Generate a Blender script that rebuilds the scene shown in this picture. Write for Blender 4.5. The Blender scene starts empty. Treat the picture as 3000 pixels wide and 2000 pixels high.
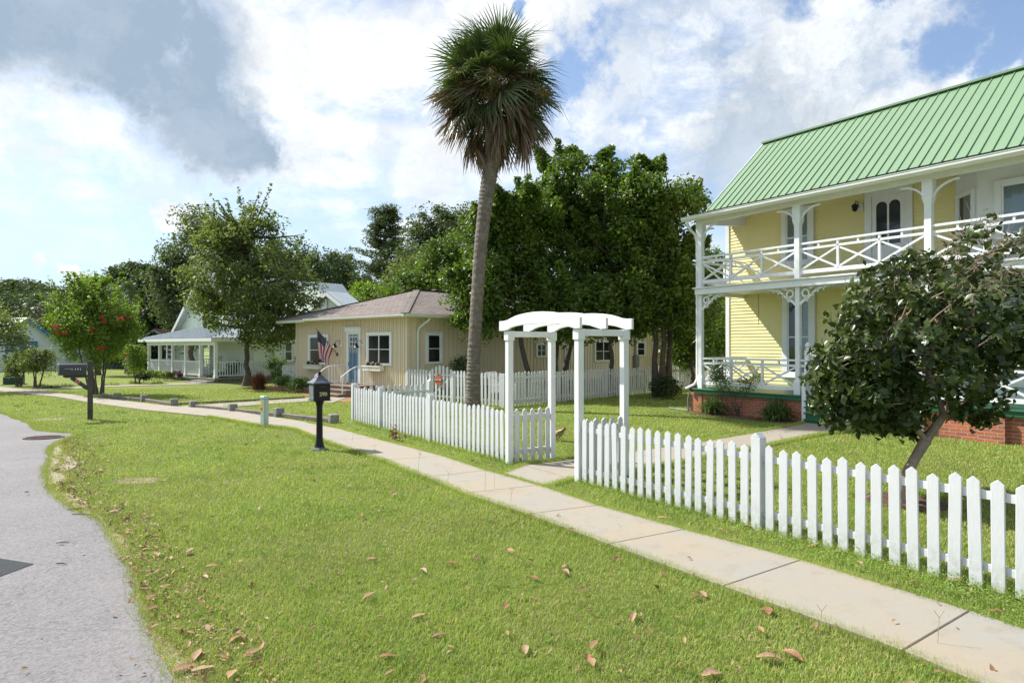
import bpy, math, random
import numpy as np
from mathutils import Vector, Matrix
R = math.radians
random.seed(7); rng = np.random.default_rng(7)
sc = bpy.context.scene
COL = sc.collection

# ---------------------------------------------------------------- camera
EYE = 1.75; FPX = 1880.0; PITCH = math.atan(12/1880.0)
cd = bpy.data.cameras.new('camera'); cam = bpy.data.objects.new('camera', cd); COL.objects.link(cam)
cd.sensor_width = 36; cd.lens = 36*FPX/3000; cd.clip_start = .05; cd.clip_end = 3000
cam.location = (0, 0, EYE); cam.rotation_euler = (R(90)+PITCH, 0, 0); sc.camera = cam

# ---------------------------------------------------------------- world and sun
SUN_AZ = math.atan2(-.90, .43); SUN_EL = R(46)
SKY_STR = .1
def mk_world():
    w = bpy.data.worlds.new('World'); sc.world = w; w.use_nodes = True
    nt = w.node_tree; nt.nodes.clear(); N = nt.nodes.new; L = nt.links.new
    out = N('ShaderNodeOutputWorld'); bg = N('ShaderNodeBackground'); bg.inputs[1].default_value = SKY_STR
    L(bg.outputs[0], out.inputs[0])
    sky = N('ShaderNodeTexSky'); sky.sky_type = 'NISHITA'; sky.sun_disc = False
    sky.sun_elevation = SUN_EL; sky.sun_rotation = SUN_AZ; sky.air_density = 1.0; sky.dust_density = .6; sky.ozone_density = 1.5
    tc = N('ShaderNodeTexCoord')
    sep = N('ShaderNodeSeparateXYZ'); L(tc.outputs['Generated'], sep.inputs[0])
    def M(op, a, b=None, c=None, clamp=False):
        n = N('ShaderNodeMath'); n.operation = op; n.use_clamp = clamp
        for i, v in enumerate((a, b, c)):
            if v is None: continue
            if isinstance(v, (int, float)): n.inputs[i].default_value = v
            else: L(v, n.inputs[i])
        return n.outputs[0]
    def VM(op, a, b):
        n = N('ShaderNodeVectorMath'); n.operation = op
        for i, v in enumerate((a, b)):
            if isinstance(v, (tuple, list, Vector)): n.inputs[i].default_value = v
            elif isinstance(v, (int, float)): n.inputs[3].default_value = v
            else: L(v, n.inputs[i])
        return n.outputs['Value'] if op in ('DISTANCE', 'LENGTH', 'DOT_PRODUCT') else n.outputs[0]
    def noise(vec, scale, detail=6, rough=.55, dist=0, col=False):
        n = N('ShaderNodeTexNoise'); n.inputs['Scale'].default_value = scale; n.inputs['Detail'].default_value = detail
        n.inputs['Roughness'].default_value = rough; n.inputs['Distortion'].default_value = dist
        L(vec, n.inputs['Vector']); return n.outputs['Color' if col else 'Fac']
    def ramp(v, lo, hi, a=0., b=1., smooth=True):
        n = N('ShaderNodeMapRange'); n.interpolation_type = 'SMOOTHSTEP' if smooth else 'LINEAR'
        L(v, n.inputs[0]); n.inputs[1].default_value = lo; n.inputs[2].default_value = hi; n.inputs[3].default_value = a; n.inputs[4].default_value = b
        return n.outputs[0]
    def mixc(f, a, b):
        n = N('ShaderNodeMix'); n.data_type = 'RGBA'; L(f, n.inputs[0]) if not isinstance(f, (int, float)) else None
        for i, v in ((6, a), (7, b)):
            if isinstance(v, tuple): n.inputs[i].default_value = (*v, 1)
            else: L(v, n.inputs[i])
        return n.outputs[2]
    zc = M('MAXIMUM', sep.outputs[2], 0.0)
    den = M('ADD', zc, .14)
    cx = M('DIVIDE', sep.outputs[0], den); cy = M('DIVIDE', sep.outputs[1], den)
    cmb = N('ShaderNodeCombineXYZ'); L(cx, cmb.inputs[0]); L(cy, cmb.inputs[1]); P = cmb.outputs[0]
    # warped direction for the larger cloud bodies
    wn = noise(tc.outputs['Generated'], 4.2, 12, .66, col=True)
    wd = VM('SCALE', VM('SUBTRACT', wn, (.5, .5, .5)), .30)
    D = VM('ADD', tc.outputs['Generated'], wd)
    def dirv(px, py):
        v = Vector(((px-1500)/FPX, 1, (1012-py)/FPX)); v.normalize(); return v
    def blobs(lst, soft=.5):
        acc = None
        for px, py, rad in lst:
            d = VM('DISTANCE', D, tuple(dirv(px, py)))
            f = ramp(d, rad*(1-soft), rad*(1+soft*.4), 1, 0)
            acc = f if acc is None else M('MAXIMUM', acc, f)
        return acc
    thin = ramp(noise(P, .95, 12, .64, .6), .42, .58)                       # high thin sheet
    band = M('SINE', M('MULTIPLY', M('ADD', sep.outputs[2], M('MULTIPLY', noise(P, .5, 4), .12)), 42.))
    thin = M('MULTIPLY', thin, ramp(band, -1.3, .5))
    elev = ramp(sep.outputs[2], .02, .34, .15, 1.)
    base = M('MULTIPLY', thin, elev)
    fluffy = ramp(noise(tc.outputs['Generated'], 3.6, 12, .6, .2), .49, .58)
    base = M('MAXIMUM', base, M('MULTIPLY', fluffy, ramp(sep.outputs[2], .1, .35)))
    white = blobs([(900, 120, .28), (1250, 330, .26), (950, 430, .16), (0, 300, .16), (180, 400, .12), (1150, 100, .22), (60, 330, .22), (250, 640, .10), (560, 650, .07), (1800, 120, .16), (2100, 300, .22), (2400, 330, .2), (2350, 60, .2), (2620, 250, .17), (1950, 480, .12), (2830, 150, .07), (2850, 290, .09), (1400, 60, .12), (1780, 330, .07)], .8)
    cum = blobs([(500, 640, .035), (530, 690, .04), (105, 818, .02), (150, 838, .02), (205, 852, .018), (60, 850, .018), (1228, 632, .02), (1245, 650, .02), (430, 730, .03)], .35)
    holes = blobs([(2930, 60, .055), (2970, 150, .045), (2775, 185, .045), (2700, -60, .03), (1690, 190, .055), (1670, 260, .04), (1640, 330, .03), (2330, -120, .06), (2080, 590, .045), (1790, 440, .03), (1460, 20, .02)], .5)
    soft = blobs([(150, 760, .10), (420, 745, .09), (0, 600, .05), (300, 560, .05), (700, 560, .06), (950, 700, .09), (1130, 560, .05)], .95)
    gray = blobs([(90, -80, .14), (200, -20, .14), (310, 80, .125), (420, 170, .118), (520, 250, .108), (620, 325, .095), (720, 375, .085), (800, 370, .06), (40, 60, .10)], .42)
    gsoft = M('MULTIPLY', blobs([(90, -80, .15), (200, -20, .14), (310, 70, .125), (420, 160, .118), (520, 240, .108), (620, 315, .092), (710, 360, .08), (790, 375, .055)], .48), ramp(noise(D, 6.5, 8, .6, .3), .30, .62, .86, 1.05))
    grey2 = M('MULTIPLY', blobs([(2050, 130, .17), (2250, 260, .19), (2480, 120, .17), (2080, 440, .13), (2600, 190, .11), (1850, 400, .07)], .9), ramp(noise(D, 3.1, 10, .62), .36, .56, .10, .85))
    cover = M('MAXIMUM', base, M('MULTIPLY', white, ramp(noise(P, 1.6, 12, .66), .38, .54, .35, 1.)))
    cover = M('MULTIPLY', cover, M('SUBTRACT', 1.0, M('MULTIPLY', holes, .97)))
    cover = M('MULTIPLY', cover, M('SUBTRACT', 1.0, M('MULTIPLY', soft, .62))); cover = M('MAXIMUM', cover, cum); cover = M('MAXIMUM', cover, M('MULTIPLY', gray, .98), clamp=True)
    shade = M('MAXIMUM', gsoft, M('MULTIPLY', grey2, .95), clamp=True)
    detail = ramp(noise(D, 8., 10, .6), .35, .65, .86, 1.10)
    K = CLOUD
    lit = N('ShaderNodeVectorMath'); lit.operation = 'SCALE'; lit.inputs[0].default_value = (1.02*K, 1.05*K, 1.07*K); L(detail, lit.inputs[3])
    cl = mixc(shade, lit.outputs[0], (.37*K, .475*K, .60*K))
    skyc = N('ShaderNodeVectorMath'); skyc.operation = 'MULTIPLY'; L(sky.outputs[0], skyc.inputs[0]); skyc.inputs[1].default_value = SKYMUL
    hz = ramp(sep.outputs[2], -.02, .34, .86, .10)
    skyh = mixc(hz, skyc.outputs[0], (.56*K, .77*K, .97*K))
    fin = mixc(cover, skyh, cl)
    gnd = ramp(sep.outputs[2], -.05, -.01)
    fin2 = mixc(gnd, (.9, 1.0, .6), fin)
    L(fin2, bg.inputs[0])
CLOUD = 6.9; SKYMUL = (1.15, 1.15, 1.2)
mk_world()
sd = bpy.data.lights.new('sun', 'SUN'); sd.energy = 5.0; sd.angle = R(.55); sd.color = (1, .965, .90)
so = bpy.data.objects.new('sun', sd); COL.objects.link(so)
sdir = Vector((math.sin(SUN_AZ)*math.cos(SUN_EL), math.cos(SUN_AZ)*math.cos(SUN_EL), math.sin(SUN_EL)))
so.rotation_euler = sdir.to_track_quat('Z', 'Y').to_euler(); so.location = (-30, 15, 30)
vs = sc.view_settings; sc.display_settings.display_device = 'sRGB'
vs.view_transform = 'Standard'; vs.look = 'None'; vs.exposure = .62; vs.gamma = 1; vs.use_curve_mapping = False
sc.cycles.max_bounces = 8; sc.cycles.transparent_max_bounces = 12; sc.cycles.use_denoising = True
sc.cycles.sample_clamp_indirect = 8

# ---------------------------------------------------------------- geometry of the place
def ray(px, py):
    a, b = (px-1500)/FPX, (1000-py)/FPX
    c, s = math.cos(PITCH), math.sin(PITCH)
    return Vector((a, c-b*s, s+b*c))
def G(px, py, z=0.):                       # pixel of the photograph -> point at height z
    d = ray(px, py); t = (z-EYE)/d.z
    return Vector((d.x*t, d.y*t, z))
def AT(px, py, y):                         # pixel -> point at depth y
    d = ray(px, py); t = y/d.y
    return Vector((d.x*t, y, EYE+d.z*t))
class Frame:
    def __init__(s, o, xd):
        s.o = Vector((o[0], o[1], 0)); s.x = Vector((xd[0], xd[1], 0)).normalized(); s.y = Vector((-s.x.y, s.x.x, 0))
        s.rot = math.atan2(s.x.y, s.x.x)
    def loc(s, p):
        d = Vector((p[0], p[1], 0))-s.o; return Vector((d.dot(s.x), d.dot(s.y), p[2] if len(p) > 2 else 0))
    def w(s, x, y, z=0): return s.o+s.x*x+s.y*y+Vector((0, 0, z))
    def hy(s, px, py, y):                  # hit of the pixel ray with local plane y=const -> (x, z)
        d = ray(px, py); o = s.loc((0, 0)); t = (y-o.y)/d.dot(s.y); return o.x+d.dot(s.x)*t, EYE+d.z*t
    def hx(s, px, py, x):
        d = ray(px, py); o = s.loc((0, 0)); t = (x-o.x)/d.dot(s.x); return o.y+d.dot(s.y)*t, EYE+d.z*t
ED = (.5688, -.8225); VD = (.8225, .5688)  # along the street toward the camera, and away from the street

# ---------------------------------------------------------------- mesh helpers
class MB:
    def __init__(s): s.v = []; s.f = []; s.m = []
    def add(s, vs_, fs, mi=0):
        b = len(s.v); s.v += [tuple(p) for p in vs_]; s.f += [tuple(i+b for i in f) for f in fs]; s.m += [mi]*len(fs); return s
    def box(s, x0, x1, y0, y1, z0, z1, mi=0):
        x0, x1 = min(x0, x1), max(x0, x1); y0, y1 = min(y0, y1), max(y0, y1); z0, z1 = min(z0, z1), max(z0, z1)
        return s.add([(x0, y0, z0), (x1, y0, z0), (x1, y1, z0), (x0, y1, z0), (x0, y0, z1), (x1, y0, z1), (x1, y1, z1), (x0, y1, z1)],
                     [(0, 3, 2, 1), (4, 5, 6, 7), (0, 1, 5, 4), (1, 2, 6, 5), (2, 3, 7, 6), (3, 0, 4, 7)], mi)
    def bar(s, a, b, w, t, up=(0, 0, 1), mi=0):      # box from a to b, w across, t along up-ish
        a, b = Vector(a), Vector(b); d = (b-a).normalized(); u = Vector(up); sd_ = d.cross(u)
        if sd_.length < 1e-4: sd_ = d.cross(Vector((0, 1, 0)))
        sd_.normalize(); u = sd_.cross(d).normalized(); P = []
        for q in (a, b):
            for i, j in ((-1, -1), (1, -1), (1, 1), (-1, 1)): P.append(q+sd_*(w/2*i)+u*(t/2*j))
        return s.add(P, [(0, 1, 2, 3), (7, 6, 5, 4), (0, 4, 5, 1), (1, 5, 6, 2), (2, 6, 7, 3), (3, 7, 4, 0)], mi)
    def tube(s, pts, rads, n=8, caps=True, mi=0):
        pts = [Vector(p) for p in pts]
        if not hasattr(rads, '__len__'): rads = [rads]*len(pts)
        P = []; F_ = []; ref = None
        for i, p in enumerate(pts):
            d = (pts[min(i+1, len(pts)-1)]-pts[max(i-1, 0)]).normalized()
            if ref is None:
                ref = d.orthogonal().normalized()
            ref = (ref-d*ref.dot(d)); ref = ref.normalized() if ref.length > 1e-5 else d.orthogonal().normalized()
            bi = d.cross(ref)
            for k in range(n):
                a = 2*math.pi*k/n; P.append(p+(ref*math.cos(a)+bi*math.sin(a))*rads[i])
        for i in range(len(pts)-1):
            for k in range(n):
                k2 = (k+1) % n; F_.append((i*n+k, i*n+k2, (i+1)*n+k2, (i+1)*n+k))
        if caps: F_.append(tuple(range(n-1, -1, -1))); F_.append(tuple(range((len(pts)-1)*n, len(pts)*n)))
        return s.add(P, F_, mi)
    def prism(s, poly, a, b, f, mi=0):               # poly 2D; f(u,v,w)->3D ; w from a to b
        n = len(poly); P = [f(u, v, a) for u, v in poly]+[f(u, v, b) for u, v in poly]
        F_ = [tuple(range(n-1, -1, -1)), tuple(range(n, 2*n))]+[(i, (i+1) % n, (i+1) % n+n, i+n) for i in range(n)]
        return s.add(P, F_, mi)
    def lathe(s, prof, c=(0, 0, 0), n=16, mi=0, sq=False):
        P = []; F_ = []
        for r, z in prof:
            for k in range(n):
                a = 2*math.pi*(k+.5)/n; P.append((c[0]+r*math.cos(a), c[1]+r*math.sin(a), c[2]+z))
        for i in range(len(prof)-1):
            for k in range(n): F_.append((i*n+k, i*n+(k+1) % n, (i+1)*n+(k+1) % n, (i+1)*n+k))
        F_.append(tuple(range(n-1, -1, -1))); F_.append(tuple(range((len(prof)-1)*n, len(prof)*n)))
        return s.add(P, F_, mi)
def link(name, me, parent=None):
    o = bpy.data.objects.new(name, me); COL.objects.link(o)
    if parent is not None: o.parent = parent
    return o
def build(name, mb, mats, parent=None, smooth=False, bevel=0, fixn=True):
    me = bpy.data.meshes.new(name); me.from_pydata(mb.v, [], mb.f)
    if fixn:
        import bmesh
        bm = bmesh.new(); bm.from_mesh(me); bmesh.ops.recalc_face_normals(bm, faces=bm.faces); bm.to_mesh(me); bm.free()
    if not isinstance(mats, (list, tuple)): mats = [mats]
    for m in mats: me.materials.append(m)
    if len(mats) > 1: me.polygons.foreach_set('material_index', mb.m)
    uv = me.uv_layers.new(name='UVMap').data
    for p in me.polygons:
        n = p.normal; u = Vector((0, 0, 1)).cross(n)
        if u.length < .05: u = Vector((1, 0, 0)); v = Vector((0, 1, 0))
        else: u.normalize(); v = n.cross(u)
        for li in p.loop_indices:
            c = me.vertices[me.loops[li].vertex_index].co; uv[li].uv = (c.dot(u), c.dot(v))
    if smooth:
        me.polygons.foreach_set('use_smooth', [True]*len(me.polygons))
        if hasattr(me, 'set_sharp_from_angle'): me.set_sharp_from_angle(angle=R(40))
    o = link(name, me, parent)
    if bevel:
        b = o.modifiers.new('bevel', 'BEVEL'); b.width = bevel; b.segments = 1; b.limit_method = 'ANGLE'; b.angle_limit = R(40)
    return o
def np_mesh(name, V, F_, mat, parent=None, mi=None, smooth=False):
    V = np.asarray(V, np.float32).reshape(-1, 3); F_ = np.asarray(F_, np.int32); m, k = F_.shape
    me = bpy.data.meshes.new(name); me.vertices.add(len(V)); me.vertices.foreach_set('co', V.ravel())
    me.loops.add(m*k); me.loops.foreach_set('vertex_index', F_.ravel())
    me.polygons.add(m); me.polygons.foreach_set('loop_start', np.arange(0, m*k, k, dtype=np.int32))
    mats = mat if isinstance(mat, (list, tuple)) else [mat]
    for q in mats: me.materials.append(q)
    if mi is not None: me.polygons.foreach_set('material_index', np.asarray(mi, np.int32))
    if smooth: me.polygons.foreach_set('use_smooth', np.ones(m, bool))
    me.update(calc_edges=True)
    return link(name, me, parent)
def tag(o, label=None, cat=None, group=None, kind=None):
    if label: o['label'] = label
    if cat: o['category'] = cat
    if group: o['group'] = group
    if kind: o['kind'] = kind
    return o
def thing(name, label, cat, loc=(0, 0, 0), rot=0., group=None):
    o = bpy.data.objects.new(name, None); COL.objects.link(o); o.location = loc; o.rotation_euler = (0, 0, rot); o.empty_display_size = .1
    return tag(o, label, cat, group)
def copy_tree(o, parent=None, loc=None, rot=None, label=None, scale=None):
    c = o.copy(); COL.objects.link(c); c.parent = parent
    for ch in list(o.children): copy_tree(ch, c)
    if loc is not None: c.location = loc
    if rot is not None: c.rotation_euler = (0, 0, rot)
    if label: c['label'] = label
    if scale: c.scale = (scale,)*3
    return c
def text(name, body, size, mat, parent, mtx, ext=.002):
    cu = bpy.data.curves.new(name, 'FONT'); cu.body = body; cu.size = size; cu.extrude = ext; cu.align_x = 'CENTER'; cu.align_y = 'CENTER'; cu.offset = size*.012
    t = bpy.data.objects.new(name, cu); COL.objects.link(t)
    bpy.context.view_layer.update()
    me = bpy.data.meshes.new_from_object(t.evaluated_get(bpy.context.evaluated_depsgraph_get())); bpy.data.objects.remove(t)
    me.name = name; me.materials.clear(); me.materials.append(mat)
    o = link(name, me, parent); o.matrix_local = mtx; return o

# ---------------------------------------------------------------- materials
def nodes(name):
    m = bpy.data.materials.new(name); m.use_nodes = True; nt = m.node_tree
    return m, nt, nt.nodes['Principled BSDF'], nt.nodes['Material Output']
def tn(nt, kind, **kw):
    n = nt.nodes.new(kind)
    for k, v in kw.items():
        if k in n.inputs: n.inputs[k].default_value = v
        else: setattr(n, k, v)
    return n
def mixrgb(nt, f, a, b, mode='MIX'):
    n = nt.nodes.new('ShaderNodeMix'); n.data_type = 'RGBA'; n.blend_type = mode
    for i, v in ((0, f), (6, a), (7, b)):
        if isinstance(v, (int, float)): n.inputs[i].default_value = v
        elif isinstance(v, (tuple, list)): n.inputs[i].default_value = (*v[:3], 1)
        else: nt.links.new(v, n.inputs[i])
    return n.outputs[2]
def rng_(nt, v, lo, hi, a=0., b=1.):
    n = nt.nodes.new('ShaderNodeMapRange'); nt.links.new(v, n.inputs[0])
    for i, q in enumerate((lo, hi, a, b)): n.inputs[i+1].default_value = q
    return n.outputs[0]
def pbr(name, col, rough=.6, var=.12, scale=3., bump=.15, bscale=60., metal=0., spec=.5, coord='Object', dirt=None, stretch=None, bdist=.01):
    m, nt, b, out = nodes(name); L = nt.links.new
    tc = nt.nodes.new('ShaderNodeTexCoord'); vec = tc.outputs[coord]
    if stretch:
        mp = nt.nodes.new('ShaderNodeMapping'); mp.inputs['Scale'].default_value = stretch; L(vec, mp.inputs[0]); vec2 = mp.outputs[0]
    else: vec2 = vec
    n1 = tn(nt, 'ShaderNodeTexNoise', Scale=scale, Detail=6., Roughness=.6); L(vec, n1.inputs['Vector'])
    n2 = tn(nt, 'ShaderNodeTexNoise', Scale=bscale, Detail=5., Roughness=.65); L(vec2, n2.inputs['Vector'])
    f = rng_(nt, n1.outputs['Fac'], .3, .7); lo = tuple(c*(1-var) for c in col); hi = tuple(min(1, c*(1+var*.6)) for c in col)
    c = mixrgb(nt, f, lo, hi)
    f2 = rng_(nt, n2.outputs['Fac'], .35, .65, 1-var*.6, 1+var*.3)
    mu = nt.nodes.new('ShaderNodeVectorMath'); mu.operation = 'SCALE'; L(c, mu.inputs[0]); L(f2, mu.inputs[3]); c = mu.outputs[0]
    if dirt:
        n3 = tn(nt, 'ShaderNodeTexNoise', Scale=dirt[2], Detail=8., Roughness=.7); L(vec, n3.inputs['Vector'])
        c = mixrgb(nt, rng_(nt, n3.outputs['Fac'], dirt[1], dirt[1]+.13), c, dirt[0])
    L(c, b.inputs['Base Color']); b.inputs['Roughness'].default_value = rough; b.inputs['Metallic'].default_value = metal
    b.inputs['Specular IOR Level'].default_value = spec
    if bump:
        bp = tn(nt, 'ShaderNodeBump', Strength=bump, Distance=bdist); L(n2.outputs['Fac'], bp.inputs['Height']); L(bp.outputs[0], b.inputs['Normal'])
    return m
def leafmat(name, a, b_, rough=.5, trans=.35, spec=.35, tcol=None):
    m, nt, b, out = nodes(name); L = nt.links.new
    g = nt.nodes.new('ShaderNodeNewGeometry'); r = g.outputs['Random Per Island']
    tc = nt.nodes.new('ShaderNodeTexCoord'); n1 = tn(nt, 'ShaderNodeTexNoise', Scale=.9, Detail=3.); L(tc.outputs['Object'], n1.inputs['Vector'])
    ad = nt.nodes.new('ShaderNodeMath'); ad.operation = 'MULTIPLY_ADD'; L(r, ad.inputs[0]); ad.inputs[1].default_value = .6; L(rng_(nt, n1.outputs['Fac'], .3, .7, 0, .4), ad.inputs[2])
    c = mixrgb(nt, ad.outputs[0], a, b_)
    L(c, b.inputs['Base Color']); b.inputs['Roughness'].default_value = rough; b.inputs['Specular IOR Level'].default_value = spec
    t = nt.nodes.new('ShaderNodeBsdfTranslucent'); tcl = tcol or (1.5, 1.7, .6)
    mu = nt.nodes.new('ShaderNodeVectorMath'); mu.operation = 'MULTIPLY'; L(c, mu.inputs[0]); mu.inputs[1].default_value = tcl; L(mu.outputs[0], t.inputs[0])
    mx = nt.nodes.new('ShaderNodeMixShader'); mx.inputs[0].default_value = trans; L(b.outputs[0], mx.inputs[1]); L(t.outputs[0], mx.inputs[2]); L(mx.outputs[0], out.inputs[0])
    return m
WHITE = (.77, .78, .77)
M_ = {}
M_['white'] = pbr('white_paint', WHITE, .45, .05, 4, .25, 90, stretch=(1, 1, .12), dirt=((.55, .55, .49), .66, 2.2))
M_['fence'] = pbr('weathered_white_paint', (.62, .63, .635), .5, .06, 5, .5, 120, stretch=(1, 1, .08), dirt=((.50, .50, .43), .64, 6), bdist=.004)
def foot_stain(m, h=.16, col=(.30, .31, .22)):
    nt = m.node_tree; b = nt.nodes['Principled BSDF']; src = b.inputs['Base Color'].links[0].from_socket
    g = nt.nodes.new('ShaderNodeNewGeometry'); sp = nt.nodes.new('ShaderNodeSeparateXYZ'); nt.links.new(g.outputs['Position'], sp.inputs[0])
    n = tn(nt, 'ShaderNodeTexNoise', Scale=22., Detail=8., Roughness=.75); nt.links.new(g.outputs['Position'], n.inputs['Vector'])
    f = rng_(nt, sp.outputs[2], 0, h, .75, 0); f2 = rng_(nt, n.outputs['Fac'], .42, .62, 0, 1); mu = nt.nodes.new('ShaderNodeMath'); mu.operation = 'MULTIPLY'; nt.links.new(f, mu.inputs[0]); nt.links.new(f2, mu.inputs[1])
    nt.links.new(mixrgb(nt, mu.outputs[0], src, col), b.inputs['Base Color'])
foot_stain(M_['fence'], .30)
M_['cream'] = pbr('cream_trim_paint', (.72, .71, .62), .5, .05)
M_['yellow'] = pbr('yellow_siding_paint', (.80, .71, .35), .55, .05, 1.2, .15, 50, stretch=(.15, 1, 1))
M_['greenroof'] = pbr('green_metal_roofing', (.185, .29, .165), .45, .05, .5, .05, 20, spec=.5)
M_['greendark'] = pbr('dark_green_metal_and_eave_shade', (.012, .035, .02), .5, .1)  # porch roof metal; its dark tone also paints the shadow gap under the eave
M_['greenpaint'] = pbr('green_floor_paint', (.018, .11, .045), .4, .12, 2)
M_['tan'] = pbr('tan_board_siding', (.70, .60, .435), .6, .05, .8, .2, 60, stretch=(1, 1, .1))
M_['palegreen'] = pbr('pale_green_siding', (.70, .77, .66), .55, .05, .8)
M_['whitehouse'] = pbr('bluish_white_siding', (.68, .74, .76), .55, .05, .8)
M_['blue'] = pbr('bright_blue_trim', (.03, .20, .42), .5, .08)
M_['door'] = pbr('blue_grey_door_paint', (.075, .18, .28), .45, .06, 3)
M_['silverroof'] = pbr('galvanised_roofing', (.46, .51, .54), .38, .1, .7, .1, 20, metal=.4)
M_['fascia'] = pbr('gutter_white_metal', (.70, .71, .64), .4, .05)
M_['black'] = pbr('black_cast_aluminium', (.010, .0105, .012), .38, .15, 20, .2, 150, spec=.25)
M_['roofgrey'] = pbr('blue_grey_casting', (.07, .085, .11), .45, .2, 12, .2, 150)  # lighter, bluer grey than the black casting; lid and base flange
M_['graphite'] = pbr('dark_grey_painted_steel', (.035, .037, .04), .42, .1, 8, .1, 90)
M_['greytop'] = pbr('pale_grey_steel', (.25, .25, .25), .5, .1)  # lighter grey than the box steel; box door and signal flag
M_['silver'] = pbr('silver_relief_metal', (.28, .31, .33), .38, .5, 45, .6, 70, metal=.5)
M_['gold'] = pbr('gold_numeral_paint', (.60, .50, .24), .4, .05)
M_['postwood'] = pbr('dark_weathered_post_wood', (.075, .065, .052), .8, .35, 7, .5, 60, stretch=(1, 1, .08))
M_['timber'] = pbr('grey_landscape_timber', (.20, .165, .14), .85, .3, 4, .5, 50)
M_['block'] = pbr('mossy_concrete_block', (.25, .24, .20), .85, .25, 7, .6, 60, dirt=((.06, .06, .045), .53, 6))
M_['stepwood'] = pbr('brown_step_boards', (.22, .16, .115), .7, .25, 3, .3, 40)
M_['utility'] = pbr('pale_green_plastic', (.42, .52, .44), .45, .07)
M_['boxgreen'] = pbr('dark_green_cabinet', (.012, .045, .032), .4, .1)
M_['stickery'] = pbr('yellow_sticker', (.75, .50, .03), .5, .05)
M_['red'] = pbr('red_reflector', (.60, .02, .015), .25, .05)
M_['darkint'] = pbr('unlit_dark_backing', (.012, .013, .015), .35, .3)
M_['curtain'] = pbr('white_curtain_cloth', (.50, .54, .55), .8, .12, 8)
M_['iron'] = pbr('dull_grey_iron', (.10, .085, .08), .8, .4, 30, .5, 90)
M_['rust'] = pbr('rusty_iron', (.13, .05, .035), .8, .5, 30, .6, 90)
M_['barkpalm'] = pbr('palm_bark', (.24, .20, .165), .9, .4, 5, 1., 40, stretch=(.5, .5, 2.6), dirt=((.15, .125, .10), .5, 9), bdist=.03)
M_['bark'] = pbr('grey_brown_bark', (.11, .085, .065), .9, .4, 9, .8, 60, stretch=(1, 1, .3), bdist=.02)
M_['barklight'] = pbr('pale_smooth_bark', (.36, .27, .20), .75, .3, 6, .5, 40, dirt=((.12, .09, .07), .55, 12))
M_['twig'] = pbr('bare_pale_twigs', (.33, .25, .19), .8, .25, 9)
M_['mulch'] = pbr('reddish_mulch', (.17, .095, .06), .95, .6, 30, 1., 90, bdist=.03)
M_['pinemulch'] = pbr('orange_pine_bark_mulch', (.42, .22, .10), .95, .45, 25, 1., 90, bdist=.03)
M_['sand'] = pbr('pale_sandy_soil', (.36, .30, .225), .95, .2, 6, .6, 120)
M_['soil'] = pbr('thin_brown_soil', (.30, .25, .14), .95, .35, 14, 1., 90, bdist=.02)
M_['meter'] = pbr('grey_meter_box_metal', (.19, .21, .21), .5, .1)
M_['orange'] = pbr('orange_pumpkin_paint', (.55, .10, .03), .5, .3, 30)
M_['brownboard'] = pbr('dark_brown_sign_board', (.05, .035, .025), .6, .1)
M_['flagred'] = pbr('flag_red_cloth', (.38, .025, .04), .8, .05)
M_['flagwhite'] = pbr('flag_white_cloth', (.68, .66, .66), .8, .05)
M_['flagblue'] = pbr('flag_blue_cloth', (.014, .02, .065), .8, .05)
M_['patch'] = pbr('dark_grey_road_area', (.035, .045, .05), .85, .4, 60, 1., 250)
M_['redroof'] = pbr('rusty_red_roofing', (.25, .09, .07), .7, .25, 3)
M_['wire'] = pbr('galvanised_wire', (.16, .17, .18), .5, .1)
def glass():
    m, nt, b, out = nodes('window_glass'); L = nt.links.new
    t = nt.nodes.new('ShaderNodeBsdfTransparent'); t.inputs[0].default_value = (.75, .8, .8, 1)
    gl = tn(nt, 'ShaderNodeBsdfGlossy', Roughness=.03); gl.inputs[0].default_value = (.9, .95, 1, 1)
    fr = tn(nt, 'ShaderNodeFresnel', IOR=1.45); ad = nt.nodes.new('ShaderNodeMath'); ad.operation = 'ADD'; ad.inputs[1].default_value = .03; L(fr.outputs[0], ad.inputs[0])
    mx = nt.nodes.new('ShaderNodeMixShader'); L(ad.outputs[0], mx.inputs[0]); L(t.outputs[0], mx.inputs[1]); L(gl.outputs[0], mx.inputs[2]); L(mx.outputs[0], out.inputs[0]); return m
M_['glass'] = glass()
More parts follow.
